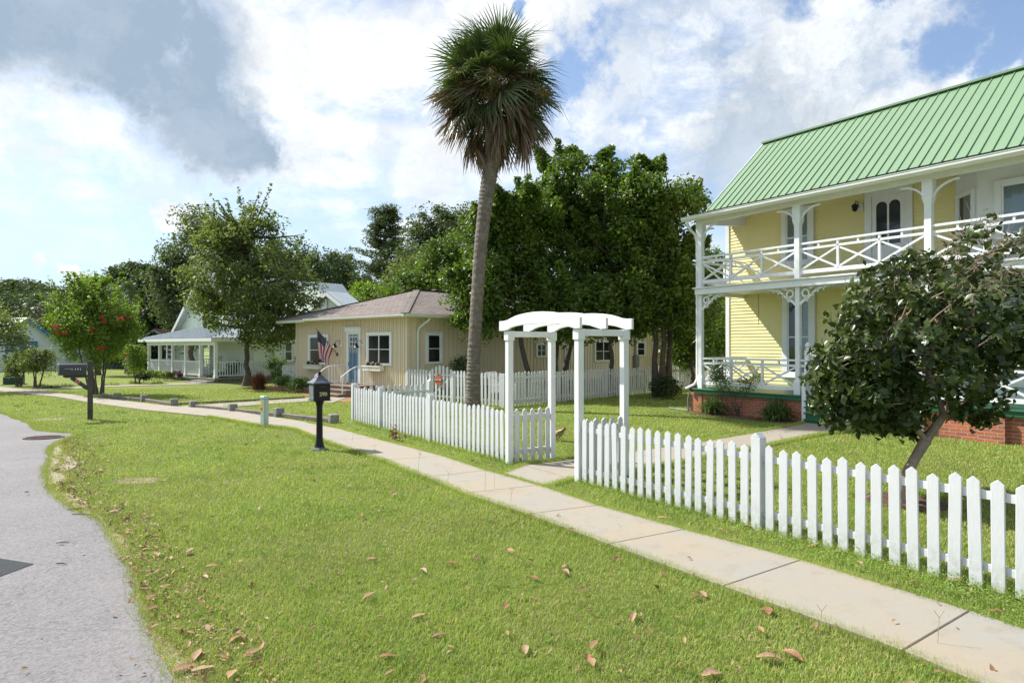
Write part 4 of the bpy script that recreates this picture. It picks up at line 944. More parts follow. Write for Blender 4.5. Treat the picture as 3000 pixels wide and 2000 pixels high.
# rocking chair
def rocker(loc, rot, label):
    t = thing('rocking_chair', label, 'rocking chair', loc, rot, 'white rocking chairs on the porch')
    b = MB(); b.box(-.24, .24, -.22, .22, .34, .37); build('seat', b, M_['white'], t)
    b = MB(); 
    for i in range(5): b.bar((-.19+.095*i, .20, .38), (-.19+.095*i, .36, .98), .05, .015, up=(0, 1, 0))
    for z_ in (.42, .95): b.bar((-.24, .20+(z_-.38)*.27, z_), (.24, .20+(z_-.38)*.27, z_), .03, .06)
    build('backrest', b, M_['white'], t)
    for s in (-1, 1):
        b = MB()
        for yy in (-.2, .2): b.bar((.23*s, yy, .04), (.23*s, yy, .58), .035, .035)
        build('leg_frame', b, M_['white'], t)
        build('armrest', MB().box(.19*s, .29*s, -.26, .26, .58, .605), M_['white'], t)
        build('rocker', MB().tube([(.23*s, -.40, .09), (.23*s, -.2, .03), (.23*s, .05, .012), (.23*s, .3, .045), (.23*s, .46, .10)], .02, 6), M_['white'], t)
    return t
q = HW.w(HW.hy(612, 1050, .7)[0], .75, ZP); rocker(q, HW.rot+R(-70), 'white rocking chair on the pale green porch, behind the bare railing gap')
q = HW.w(HW.hy(626, 1050, 1.2)[0]-.1, 1.25, ZP); rocker(q, HW.rot+R(-60), 'white rocking chair half hidden behind the porch corner post')

# ================================================================ far houses
Hb0 = AT(74, 1080, 45.); HB = Frame((Hb0.x, 45.), (.40, .917))
hb = thing('blue_trim_house', 'small white-sided house with silver roof edged in bright blue', 'house', HB.o, HB.rot)
zA = 3.68; hw_ = 2.4; zB = 1.85
m = MB(); n_ = 24
for k in range(n_):
    za, zb2 = zA*k/n_, zA*(k+1)/n_; ww = lambda z: hw_*min(1, (zA-z)/(zA-zB))
    m.add([(-ww(za), -.012, za), (ww(za), -.012, za), (ww(zb2), 0, zb2), (-ww(zb2), 0, zb2)], [(0, 1, 2, 3)])
courses(m, hw_, 8.3, 0, 1.72, .02, .12); m.box(-hw_, hw_, .01, 9, 0, zB)
m.box(hw_, 8.3, .03, 1.5, 0, 1.72)
build('wall', m, M_['whitehouse'], hb)
gable_roof(-hw_, hw_, 0, -.3, 9, zB, zA+.03, .35, hb, trim='blue', rib=.3)
for pa, pb, ya, yb in ((63, 104, 1003, 1030), (196, 220, 1028, 1052), (20, 34, 1010, 1034)):
    a, b = HB.hy(pa, 1020, 0)[0], HB.hy(pb, 1020, 0)[0]; z1_ = HB.hy(pa, ya, 0)[1]; z0_ = HB.hy(pa, yb, 0)[1]
    window(hb, a, b, z0_, z1_, -.01, .10, mat='blue', rows=2, sill=False, curtain=[(0, 1, 0, 1)])
sh0 = AT(460, 1050, 52.); HS = Frame((sh0.x, 52.), (.93, -.36))
sh = thing('red_roof_shed', 'small grey outbuilding with rusty red roof glimpsed through the porch posts', 'shed', HS.o, HS.rot)
build('wall', MB().box(-2.6, 2.6, 0, 4, 0, 2.0), M_['palegreen'], sh)
gable_roof(-2.6, 2.6, 0, -.3, 4.3, 2.0, 3.1, .3, sh, mat='redroof', rib=.4)
build('door', MB().box(-.5, .4, -.03, 0, 0, 1.7), M_['white'], sh)
rg = thing('rear_outbuilding', 'tan outbuilding wall glimpsed between the dark tree and the yellow house', 'shed', (9.7, 33, 0), R(-36))
build('wall', MB().box(-2.2, 2.4, 0, 3, 0, 2.1), M_['tan'], rg); build('roof', MB().box(-2.5, 2.7, -.3, 3.3, 2.1, 2.2), M_['graphite'], rg)
# utility pole behind the cottage
pa_ = AT(1041, 900, 42.); up = thing('utility_pole', 'thin grey utility pole rising behind the cottage roof', 'utility pole', (pa_.x, 42, 0))
zt_ = AT(1041, 846, 42.).z; build('pole', MB().tube([(0, 0, 0), (0, 0, zt_)], [.13, .11], 10), M_['postwood'], up); build('crossarm', MB().box(-.35, .35, -.16, -.1, zt_-.35, zt_-.25), M_['postwood'], up)

# ================================================================ fences and arbour
FL = G(1492, 1358); FL = Vector((FL.x, FL.y, 0)); FA = Frame(FL, ED); AW = FA.loc(G(1689, 1414)).x; ADp = .80
PH = .80
def picket(h, w=.084, t=.019, peak=.035, seed=0):
    p = MB(); p.prism([(-w/2, 0), (w/2, 0), (w/2, h-peak), (0, h), (-w/2, h-peak)], 0, t, lambda u, v, q: (u, q, v))
    return p
PM = {}
def picket_obj(name, h, parent, x, y, lean=0, z=.0, flip=False):
    key = round(h, 2)
    if key not in PM:
        o = build(name, picket(key), M_['fence'], None, bevel=.003); PM[key] = o.data; bpy.data.objects.remove(o)
    o = link(name, PM[key], parent); b = o.modifiers.new('bevel', 'BEVEL'); b.width = .0035; b.segments = 1; b.limit_method = 'ANGLE'
    o.matrix_local = Matrix.Translation((x, y, z)) @ Matrix.Rotation(lean, 4, 'Y') @ (Matrix.Rotation(math.pi, 4, 'Z') if flip else Matrix.Identity(4))
    return o
def fence(label, frame_o, xd, length, posts, x0=.07, sp=.137, h=PH, ph=.93, flip=False, group='white picket fences around the yards', cap=True, psize=.10, skip=(), rails=(.14, .655), n_max=100, zvar=.008, kind_name='picket_fence'):
    fr = Frame(frame_o, xd); t = thing(kind_name, label, 'fence', fr.o, fr.rot, group)
    x = x0; k = 0
    while x < length-.03 and k < n_max:
        if not any(abs(x-p) < psize/2+.03 for p in posts) and not any(a < x < b for a, b in skip):
            picket_obj('picket', h+random.choice((-.02, -.01, 0, .01)), t, x+random.uniform(-.004, .004), (-.020 if not flip else .022)+(0 if not flip else .019), random.gauss(0, .011), z=.015+random.uniform(-zvar, zvar), flip=flip); k += 1
        x += sp
    ps = sorted([p for p in posts]); ends = [0]+ps+[length]
    for z_ in rails:
        segs = [(0, length)]
        for a, b in skip: segs = [(s0_, min(a, s1_)) for s0_, s1_ in segs if s0_ < a]+[(b, s1_) for s0_, s1_ in segs if s1_ > b]
        for a, b in segs: build('rail', MB().box(a, b, 0, .035, z_, z_+.062), M_['fence'], t, bevel=.004)
    for p in posts:
        m = MB(); s = psize/2; y0_ = .0; m.box(p-s, p+s, y0_-.045, y0_+.055, 0, ph-.05)
        m.prism([(-s, ph-.05), (s, ph-.05), (0, ph)], y0_-.045, y0_+.055, lambda u, v, q: (p+u, q, v)) if cap else None
        build('post', m, M_['fence'], t, bevel=.004)
    return t
# stretch between the arbour and the camera side
pR = FA.loc(G(2200, 1552)).x-AW
fence('picket fence stretch running from the arbour toward the camera in front of the glossy shrub', FA.w(AW+.05, 0), ED, 5.2, [pR], x0=.05+.02)
# stretch to the far corner
xc = FA.loc(G(1022, 1237)).x; xm1 = FA.hy(1262, 1250, 0)[0]; xm2 = FA.hy(1115, 1200, 0)[0]
Lf = -xc-.05
fence('picket fence stretch between the arbour and the far street corner behind the black mailbox', FA.w(xc, 0), ED, Lf, [.0, xm2-xc, xm1-xc], x0=.10, ph=.90)
Cn = FA.w(xc, 0)
fence('short picket fence return leading back from the street corner to a tall end post', Cn+Vector((VD[0]*.05, VD[1]*.05, 0)), (.80, .60), 1.97, [1.94], x0=.09, sp=.152, ph=.92, flip=True, rails=(.16, .60))
Kp = G(1477, 1193)
L1 = (Vector((Kp.x, Kp.y, 0))-Cc).length
dir1 = (Vector((Kp.x, Kp.y, 0))-Cc).normalized()
f1 = Frame(Cc, dir1); g0, g1 = f1.hy(1266, 1130, 0)[0], f1.hy(1324, 1130, 0)[0]
fence('picket fence stretch holding the arched gate beside the cottage corner', Cc, dir1, L1, [.04, g0-.06, g1+.06, L1-.05], x0=.12, sp=.148, h=.98, ph=1.0, cap=False, psize=.09, skip=[(g0, g1)], rails=(.14, .80))
dir2 = (Vector((G(1828, 1164).x, G(1828, 1164).y, 0))-Vector((Kp.x, Kp.y, 0))).normalized()
dir2 = Vector((.700, .714, 0))
fence('long picket fence under the dark trees between the cottage and the yellow house', (Kp.x, Kp.y, 0), dir2, 12.6, [.0, 2.4, 4.8, 7.2, 9.6, 12.0], x0=.1, sp=.13, h=.97, ph=.99, cap=False, psize=.09, rails=(.14, .78))
lc = HT.w(0, .3); fence('short picket fence stretch behind round shrubs beside the brown ornamental grass', HT.w(-1.75, .35), (.7287, -.685), 1.72, [.0], x0=.1, sp=.14, h=.92, ph=.95, cap=False)
# arched gate with the pumpkin sign
gt_ = thing('garden_gate', 'white picket gate with arched top beside the palm trunk', 'gate', f1.w(g0, 0), f1.rot)
gw_ = g1-g0; n_ = 5; hmx = []
for i in range(n_+1):
    u = (i+.0)/n_; x = .03+(gw_-.06)*u; h = .98+.17*math.sin(math.pi*(.1+.8*u)); picket_obj('picket', h, gt_, x, -.02)
for z_ in (.14, .80): build('rail', MB().box(0, gw_, 0, .035, z_, z_+.062), M_['fence'], gt_, bevel=.004)
build('brace', MB().bar((.03, .02, .2), (gw_-.03, .02, .8), .05, .03), M_['fence'], gt_)
sg = thing('welcome_sign', 'round orange pumpkin sign reading WELCOME hanging on the arched gate', 'sign', f1.w(f1.hy(1284, 1112, -.06)[0], -.05, AT(1284, 1113, 20.0).z), f1.rot)
pk = MB(); pts = [(.175*math.cos(a)*(1+.03*math.cos(6*a)), .15*math.sin(a)*(1+.03*math.cos(6*a))) for a in [i*2*math.pi/36 for i in range(36)]]
pk.prism(pts, -.012, .0, lambda u, v, q: (u, q, v)); build('pumpkin_board', pk, M_['orange'], sg)
build('stem', MB().prism([(-.02, .14), (.02, .14), (.035, .19), (0, .185)], -.012, 0, lambda u, v, q: (u, q, v)), M_['brownboard'], sg)
nb = build('name_board', MB().box(-.175, .175, -.022, -.0125, -.038, .038), M_['brownboard'], sg, bevel=.003)
text('lettering', 'WELCOME', .066, M_['cream'], sg, Matrix.Translation((0, -.026, 0)) @ Matrix.Rotation(R(90), 4, 'X'))
# arbour
ar = thing('garden_arbor', 'white wooden arbour with three arched top boards over the front walk', 'arbor', FA.o, FA.rot)
zb = 1.875; ps = .09
for (x, y) in ((0, 0), (AW, 0), (0, ADp), (AW, ADp)):
    m = MB(); m.box(x-ps/2, x+ps/2, y-ps/2, y+ps/2, 0, zb-.03); m.box(x-ps/2-.014, x+ps/2+.014, y-ps/2-.014, y+ps/2+.014, zb-.05, zb+.088)
    build('post', m, M_['white'], ar, bevel=.005)
for x in (0, AW): build('side_beam', MB().box(x-.045, x+.045, ps/2+.015, ADp-ps/2-.015, zb-.0, zb+.085), M_['white'], ar, bevel=.004)
def arch(y):
    N_ = 18; a, b = -.14, AW+.12; top = []; bot = []
    for i in range(N_+1):
        u = i/N_; x = a+(b-a)*u; e = 1/(1+math.exp(-(min(u, 1-u)-.13)*34)); s = max(0, math.sin(math.pi*u))
        top.append((x, zb+.235+.105*e*s)); 
        ub = (x-.06)/(AW-.12); bot.append((x, zb+.092+(.085*math.sqrt(max(0, 1-(2*ub-1)**2)) if 0 < ub < 1 else 0)))
    m = MB(); P = []; F_ = []
    for i in range(N_+1):
        for yy in (y-.02, y+.02): P += [(top[i][0], yy, top[i][1]), (bot[i][0], yy, bot[i][1])]
    for i in range(N_):
        q = 4*i; F_ += [(q, q+1, q+5, q+4), (q+2, q+6, q+7, q+3), (q, q+4, q+6, q+2), (q+1, q+3, q+7, q+5)]
    F_ += [(0, 2, 3, 1), (4*N_, 4*N_+1, 4*N_+3, 4*N_+2)]
    m.add(P, F_); build('arched_rafter', m, M_['white'], ar, bevel=.004)
for y in (-.07, ADp*.47, ADp+.04): arch(y)
for x, sgn in ((0, 1), (AW, 1)):
    for i in range(5):
        yy = .12+i*(ADp-.22)/4; o = picket_obj('picket', .79, ar, 0, 0); o.matrix_local = Matrix.Translation((x+.035, yy, .02)) @ Matrix.Rotation(R(90), 4, 'Z')
    for z_ in (.14, .655): build('rail', MB().box(x-.0, x+.034, ps/2, ADp-ps/2, z_, z_+.062).box(x-.001, x+.0, .1, .2, z_, z_+.01) if 0 else MB().box(x-.02, x+.014, ps/2, ADp-ps/2, z_, z_+.062), M_['fence'], ar, bevel=.004)
# white slatted garden chair behind the fence
gc = G(1462, 1180); gch = thing('garden_chair', 'white slatted garden chair just behind the fence near the palm', 'chair', (gc.x+.1, 19.6, 0), R(60))
build('seat', MB().box(-.28, .28, -.28, .25, .33, .37), M_['white'], gch)
b = MB()
for i in range(5): b.bar((-.22+.11*i, .24, .36), (-.24+.12*i, .40, .95), .085, .018, up=(0, 1, 0))
build('backrest', b, M_['white'], gch)
for s in (-1, 1):
    build('armrest', MB().box(.27*s, .37*s, -.33, .30, .55, .575), M_['white'], gch)
    for yy in (-.27, .22): build('leg', MB().box(.29*s, .33*s, yy, yy+.07, 0, .55), M_['white'], gch)

# ================================================================ mailboxes and street things
mo = G(936, 1317); HM = Frame(mo, ED)
mb_ = thing('black_mailbox', 'black pedestal mailbox numbered 290 with hipped lid at the edge of the pavement', 'mailbox', mo, HM.rot+0)
# local: x along the street toward the camera, y away from the street
build('base_flange', MB().lathe([(.14, 0), (.14, .02), (.105, .03), (.09, .05)], (0, 0, 0), 8), M_['roofgrey'], mb_, bevel=.004)
for a in range(4): pass
build('pedestal', MB().lathe([(.085, .05), (.066, .11), (.055, .18), (.052, .45), (.05, .70), (.052, .74), (.062, .78), (.078, .82), (.082, .828)], (0, 0, 0), 20), M_['black'], mb_, smooth=True)
zbx = .828; bl = .29; bd = .27
build('box', MB().box(-bl/2, bl/2, -bd/2, bd/2, zbx+.012, zbx+.285).box(-bl/2-.012, bl/2+.012, -bd/2-.012, bd/2+.012, zbx, zbx+.013), M_['black'], mb_, bevel=.004)
lid = MB(); rr_ = [(1.0, .0), (1.0, .016), (.72, .045), (.48, .085), (.30, .125), (.22, .137)]
P = []; F_ = []
for s, z_ in rr_:
    for sx, sy in ((-1, -1), (1, -1), (1, 1), (-1, 1)): P.append((sx*(bl/2+.028)*s, sy*(bd/2+.028)*s, zbx+.286+z_))
for i in range(len(rr_)-1):
    for k in range(4): F_.append((4*i+k, 4*i+(k+1) % 4, 4*i+4+(k+1) % 4, 4*i+4+k))
F_ += [(3, 2, 1, 0), tuple(range(len(P)-4, len(P)))]
lid.add(P, F_); build('lid', lid, M_['roofgrey'], mb_, bevel=.003)
build('finial', MB().lathe([(.035, 0), (.04, .008), (.018, .016), (.03, .032), (.03, .042), (.012, .05), (.02, .06), (.012, .072), (.002, .08)], (0, 0, zbx+.422), 14), M_['black'], mb_, smooth=True)
for (x0_, x1_, z0_, z1_) in ((-.115, .115, .075, .26), (-.115, .0, .012, .068), (.006, .115, .012, .068)):
    build('relief_panel', MB().box(x0_, x1_, -bd/2-.008, -bd/2, zbx+z0_, zbx+z1_), M_['silver'], mb_, bevel=.003)
ax = bl/2
text('house_number', '290', .088, M_['gold'], mb_, Matrix.Translation((ax+.002, .015, zbx+.112)) @ Matrix.Rotation(R(90), 4, 'Z') @ Matrix.Rotation(R(90), 4, 'X'))
build('red_flag_bar', MB().box(ax, ax+.006, -.035, .055, zbx+.232, zbx+.242), M_['rust'], mb_)
mo = G(264, 1229); HN = Frame(mo, VD)
m2 = thing('grey_mailbox', 'dark grey roadside mailbox numbered 302 on a braced wooden post', 'mailbox', mo, HN.rot)
# local x points away from the street: box reaches to -x
build('post', MB().box(-.055, .055, -.055, .055, 0, 1.385), M_['postwood'], m2, bevel=.008)
build('shelf_board', MB().prism([(-.52, 1.06), (-.056, 1.06), (-.056, 1.00), (-.48, 1.00), (-.54, 1.03)], -.05, .05, lambda u, v, q: (u, q, v)), M_['postwood'], m2)
build('brace', MB().bar((-.37, 0, 1.005), (-.045, 0, .735), .07, .09), M_['postwood'], m2, bevel=.005)
bx_ = MB(); prof = [(-.10, 0), (.10, 0)]+[(.10*math.cos(a), .17+.10*math.sin(a)) for a in [i*math.pi/12 for i in range(13)]]
bx_.prism(prof, -.60, -.075, lambda u, v, q: (q, u, 1.062+v)); build('box', bx_, M_['graphite'], m2, smooth=True)
fr_ = MB(); pr2 = [(u*1.06, (v-.12)*1.05+.12) for u, v in prof]; fr_.prism(pr2, -.63, -.602, lambda u, v, q: (q, u, 1.062+v)); build('box_door', fr_, M_['greytop'], m2)
sd_y = -.1005
fl_ = MB(); fl_.box(-.50, -.38, sd_y-.006, sd_y, 1.205, 1.222).box(-.385, -.335, sd_y-.006, sd_y, 1.180, 1.222); build('signal_flag', fl_, M_['greytop'], m2)
for i, ch in enumerate('302'):
    xq = -.295+i*.05; pl_ = build('number_plate', MB().box(xq-.024, xq+.024, sd_y-.003, sd_y, 1.165, 1.235), M_['black'], m2)
    text('numeral', ch, .065, M_['white'], m2, Matrix.Translation((xq, sd_y-.005, 1.20)) @ Matrix.Rotation(R(90), 4, 'X'))
rf_ = MB(); rf_.lathe([(.044, 0), (.044, .004)], (0, 0, 0), 20); o = build('reflector_rim', rf_, M_['white'], m2); o.matrix_local = Matrix.Translation((-.25, -.0500, .915)) @ Matrix.Rotation(R(90), 4, 'X')
rf_ = MB(); rf_.lathe([(.036, 0), (.036, .007), (.02, .010)], (0, 0, 0), 20); o = build('reflector', rf_, M_['red'], m2); o.matrix_local = Matrix.Translation((-.25, -.0500, .915)) @ Matrix.Rotation(R(90), 4, 'X')
# telecom pedestal
uo = G(775, 1249); ut = thing('utility_pedestal', 'slim pale green utility pedestal with yellow sticker at the pavement edge', 'utility box', uo, HY.rot+R(20))
build('housing', MB().box(-.068, .068, -.062, .062, 0, .60), M_['utility'], ut, bevel=.012); build('cap', MB().box(-.076, .076, -.07, .07, .60, .665), M_['utility'], ut, bevel=.016); build('side_channel', MB().box(.069, .082, -.03, .03, .02, .58), M_['utility'], ut, bevel=.003)
build('warning_sticker', MB().box(-.050, .010, -.0645, -.0625, .33, .56), M_['stickery'], ut); build('sticker_text_block', MB().box(-.045, .004, -.066, -.0648, .36, .41), M_['red'], ut)
eo = G(41, 1126); eb = thing('transformer_cabinet', 'low dark green electrical cabinet standing on the lawn by small trees', 'utility box', eo, R(28))
build('cabinet', MB().prism([(-.24, 0), (.24, 0), (.24, .40), (-.24, .34)], -.36, .36, lambda u, v, q: (q, u, v)), M_['boxgreen'], eb, bevel=.015); build('lid', MB().box(-.38, .38, -.05, .26, .392, .42), M_['boxgreen'], eb, bevel=.01); build('pad', MB().box(-.42, .42, -.30, .30, 0, .03), M_['block'], eb)
# kerb blocks and timbers
blk = [(343, 1169, 'just before the pavement curve'), (423, 1176, ''), (510, 1190, ''), (566, 1194.6, ''), (681.6, 1206, ''), (817, 1221, ''), (977, 1239, '')]
blab = ['square concrete edging block nearest the red-flowered tree', 'middle concrete edging block of the three before the cottage walk', 'tall square concrete edging block on the far side of the cottage walk', 'square concrete edging block on the near side of the cottage walk', 'concrete edging block halfway between the cottage walk and the green pedestal', 'concrete edging block just past the pale green utility pedestal', 'mossy concrete edging block beside the black mailbox post']
first = None; pos = []
for i, (x, y, _) in enumerate(blk):
    q = G(x, y); pos.append(q)
    m = MB(); m.box(-.10, .10, -.10, .10, 0, .20+.012*(i % 3)); o = build('edging_block', m, M_['block'], None, bevel=.014); o.location = q; o.rotation_euler = (R(random.uniform(-2, 2)), R(random.uniform(-2, 2)), HY.rot+R(random.uniform(-8, 8)))
    tag(o, blab[i], 'edging block', 'concrete blocks edging the cottage lawn')
tl = [(G(300, 1160), pos[0]), (pos[0], pos[1]), (pos[1], pos[2]), (pos[3], pos[4]), (pos[4], pos[5]), (pos[5], pos[6])]
tlab = ['low dark timber ending at the foot of the red-flowered tree', 'weathered low timber joining the first two blocks by the red-flowered tree', 'weathered low timber ending at the block before the cottage walk', 'weathered low timber starting at the near side of the cottage walk', 'weathered low timber passing behind the pale green utility pedestal', 'weathered low timber ending at the block beside the black mailbox']
for i, (a, b) in enumerate(tl):
    d = (b-a).normalized(); a2 = a+d*(.11 if i else 0); b2 = b-d*.11
    o = build('landscape_timber', MB().bar(a2+Vector((0, 0, .055)), b2+Vector((0, 0, .055)), .10, .095), M_['timber'], None, bevel=.012); tag(o, tlab[i], 'landscape timber', 'timbers edging the cottage lawn')
a = G(522, 1186); b = G(893, 1166)
tag(build('lawn_edging', MB().bar(a+Vector((0, 0, .03)), b+Vector((0, 0, .03)), .04, .06), M_['timber']), 'thin timber strip along the far edge of the cottage walk', 'edging')
# storm grate
go = G(128, 1284); gr = thing('storm_grate', 'rusty round iron grate sunk into the asphalt', 'drain grate', (go.x, go.y, .013), .3)
ring = MB(); P = []
for i in range(28):
    a0_, a1_ = 2*math.pi*i/28, 2*math.pi*(i+1)/28; ring.bar((.31*math.cos(a0_), .24*math.sin(a0_), .006), (.31*math.cos(a1_), .24*math.sin(a1_), .006), .04, .02)
build('rim', ring, M_['iron'], gr)
for i in range(7): yy = -.18+i*.06; hx_ = .29*math.sqrt(max(.05, 1-(yy/.24)**2)); build('bar', MB().box(-hx_, hx_, yy-.012, yy+.012, .0, .012), M_['rust'], gr)
build('dark_pit_disc', MB().lathe([(.25, .001), (.25, .003)], (0, 0, 0), 24), M_['darkint'], gr)  # flat near-black disc paints the darkness of the hole under the bars
# chain link fence far left
cf = thing('chain_link_fence', 'low chain-link fence in front of the blue-trimmed white house', 'fence', (0, 0, 0))
q0 = AT(-60, 1048, 40.); q1 = AT(300, 1048, 43.)
A = Vector((q0.x, 40, 0)); B = Vector((q1.x, 43, 0))
for i in range(6):
    q = A.lerp(B, i/5); build('post', MB().tube([(q.x, q.y, 0), (q.x, q.y, 1.02)], .03, 6), M_['wire'], cf)
build('top_rail', MB().tube([A+Vector((0, 0, 1.0)), B+Vector((0, 0, 1.0))], .02, 6), M_['wire'], cf)
wm = MB(); L_ = (B-A).length; n = int(L_/.12)
for i in range(n):
    for s in (0, 1):
        a_ = A.lerp(B, (i+s)/n); b_ = A.lerp(B, (i+1-s)/n)
        for k in range(8): wm.bar(a_.lerp(b_, 0)+Vector((0, 0, .04+.12*k)), b_+Vector((0, 0, .16+.12*k)), .004, .004)
build('wire_mesh', wm, M_['wire'], cf)
# ================================================================ vegetation
def unit(v): return v/np.maximum(np.linalg.norm(v, axis=-1, keepdims=True), 1e-9)
def leaf_quads(C, N, T, ln, wd, curl=0.):
    """C centres, N normals, T length directions: one rhombus (two folded halves when curl) per leaf"""
    T = unit(T-N*np.sum(T*N, 1, keepdims=True)); S = np.cross(N, T); ln = ln[:, None]; wd = wd[:, None]
    a = C-T*ln*.5; c = C+T*ln*.5; b = C+S*wd*.5-T*ln*.06; d = C-S*wd*.5-T*ln*.06
    if not curl:
        V = np.stack([a, b, c, d], 1).reshape(-1, 3); n = len(C); F_ = np.arange(4*n).reshape(n, 4); return V, F_
    b = b+N*wd*curl; d = d+N*wd*curl; c = c-N*ln*curl*.35
    m1 = C+T*ln*.18; b2 = m1+S*wd*.42+N*wd*curl; d2 = m1-S*wd*.42+N*wd*curl
    V = np.stack([a, b, b2, c, d2, d, m1], 1).reshape(-1, 3); n = len(C); o = (np.arange(n)*7)[:, None]
    F_ = np.concatenate([o+np.array([0, 1, 2, 6]), o+np.array([6, 2, 3, 3])*1, o+np.array([0, 6, 4, 5]), o+np.array([6, 3, 4, 4])], 1).reshape(-1, 4)
    return V, F_
def np_tri_quads(name, V, F_, mat, parent):
    """quads whose last two indices repeat become triangles"""
    V = np.asarray(V, np.float32); F_ = np.asarray(F_)
    tri = F_[:, 2] == F_[:, 3]; q = F_[~tri]; t = F_[tri][:, :3]
    me = bpy.data.meshes.new(name); me.vertices.add(len(V)); me.vertices.foreach_set('co', V.ravel())
    idx = np.concatenate([q.ravel(), t.ravel()]).astype(np.int32); st_ = np.concatenate([np.arange(len(q))*4, len(q)*4+np.arange(len(t))*3]).astype(np.int32)
    me.loops.add(len(idx)); me.loops.foreach_set('vertex_index', idx); me.polygons.add(len(st_)); me.polygons.foreach_set('loop_start', st_)
    me.materials.append(mat); me.update(calc_edges=True); return link(name, me, parent)
def crown_mesh(name, cl, sg, n, size, mat, parent, centre, seed, flat=.8, asp=.5, up=.5, curl=0., wts=None, droop=.0):
    r = np.random.default_rng(seed); cl = np.asarray(cl); sg = np.asarray(sg)
    p = None if wts is None else np.asarray(wts)/np.sum(wts)
    k = r.choice(len(cl), n, p=p); g = r.normal(size=(n, 3)); g *= np.minimum(1, 2.0/np.maximum(1e-6, np.linalg.norm(g, axis=1, keepdims=True)))
    C = cl[k]+g*sg[k][:, None]*np.array([1, 1, flat])
    N = unit(r.normal(size=(n, 3))*.75+unit(C-np.asarray(centre))*.45+np.array([0, 0, up])); T = unit(r.normal(size=(n, 3))+np.array([0, 0, -droop])+unit(g)*.8)
    ln = size*r.uniform(.65, 1.3, n); V, F_ = leaf_quads(C, N, T, ln, ln*asp*r.uniform(.8, 1.2, n), curl)
    if curl: return np_tri_quads(name, V, F_, mat, parent)
    return np_mesh(name, V, F_, mat, parent)
def limb(mb, a, b, r0, r1, n=5, sag=.15, wob=.06, sides=6, r=random):
    a, b = Vector(a), Vector(b); L_ = (b-a).length; pts = []; rd = []
    off = Vector((r.uniform(-1, 1), r.uniform(-1, 1), r.uniform(-.3, .6)))*L_*wob*2
    for i in range(n+1):
        t = i/n; q = a.lerp(b, t)+off*math.sin(math.pi*t)+Vector((0, 0, -sag*L_*math.sin(math.pi*t)*.5)); q += Vector((r.uniform(-1, 1), r.uniform(-1, 1), r.uniform(-1, 1)))*L_*.012*(0 < i < n); pts.append(q); rd.append(r0+(r1-r0)*t)
    mb.tube(pts, rd, sides, caps=False); return pts
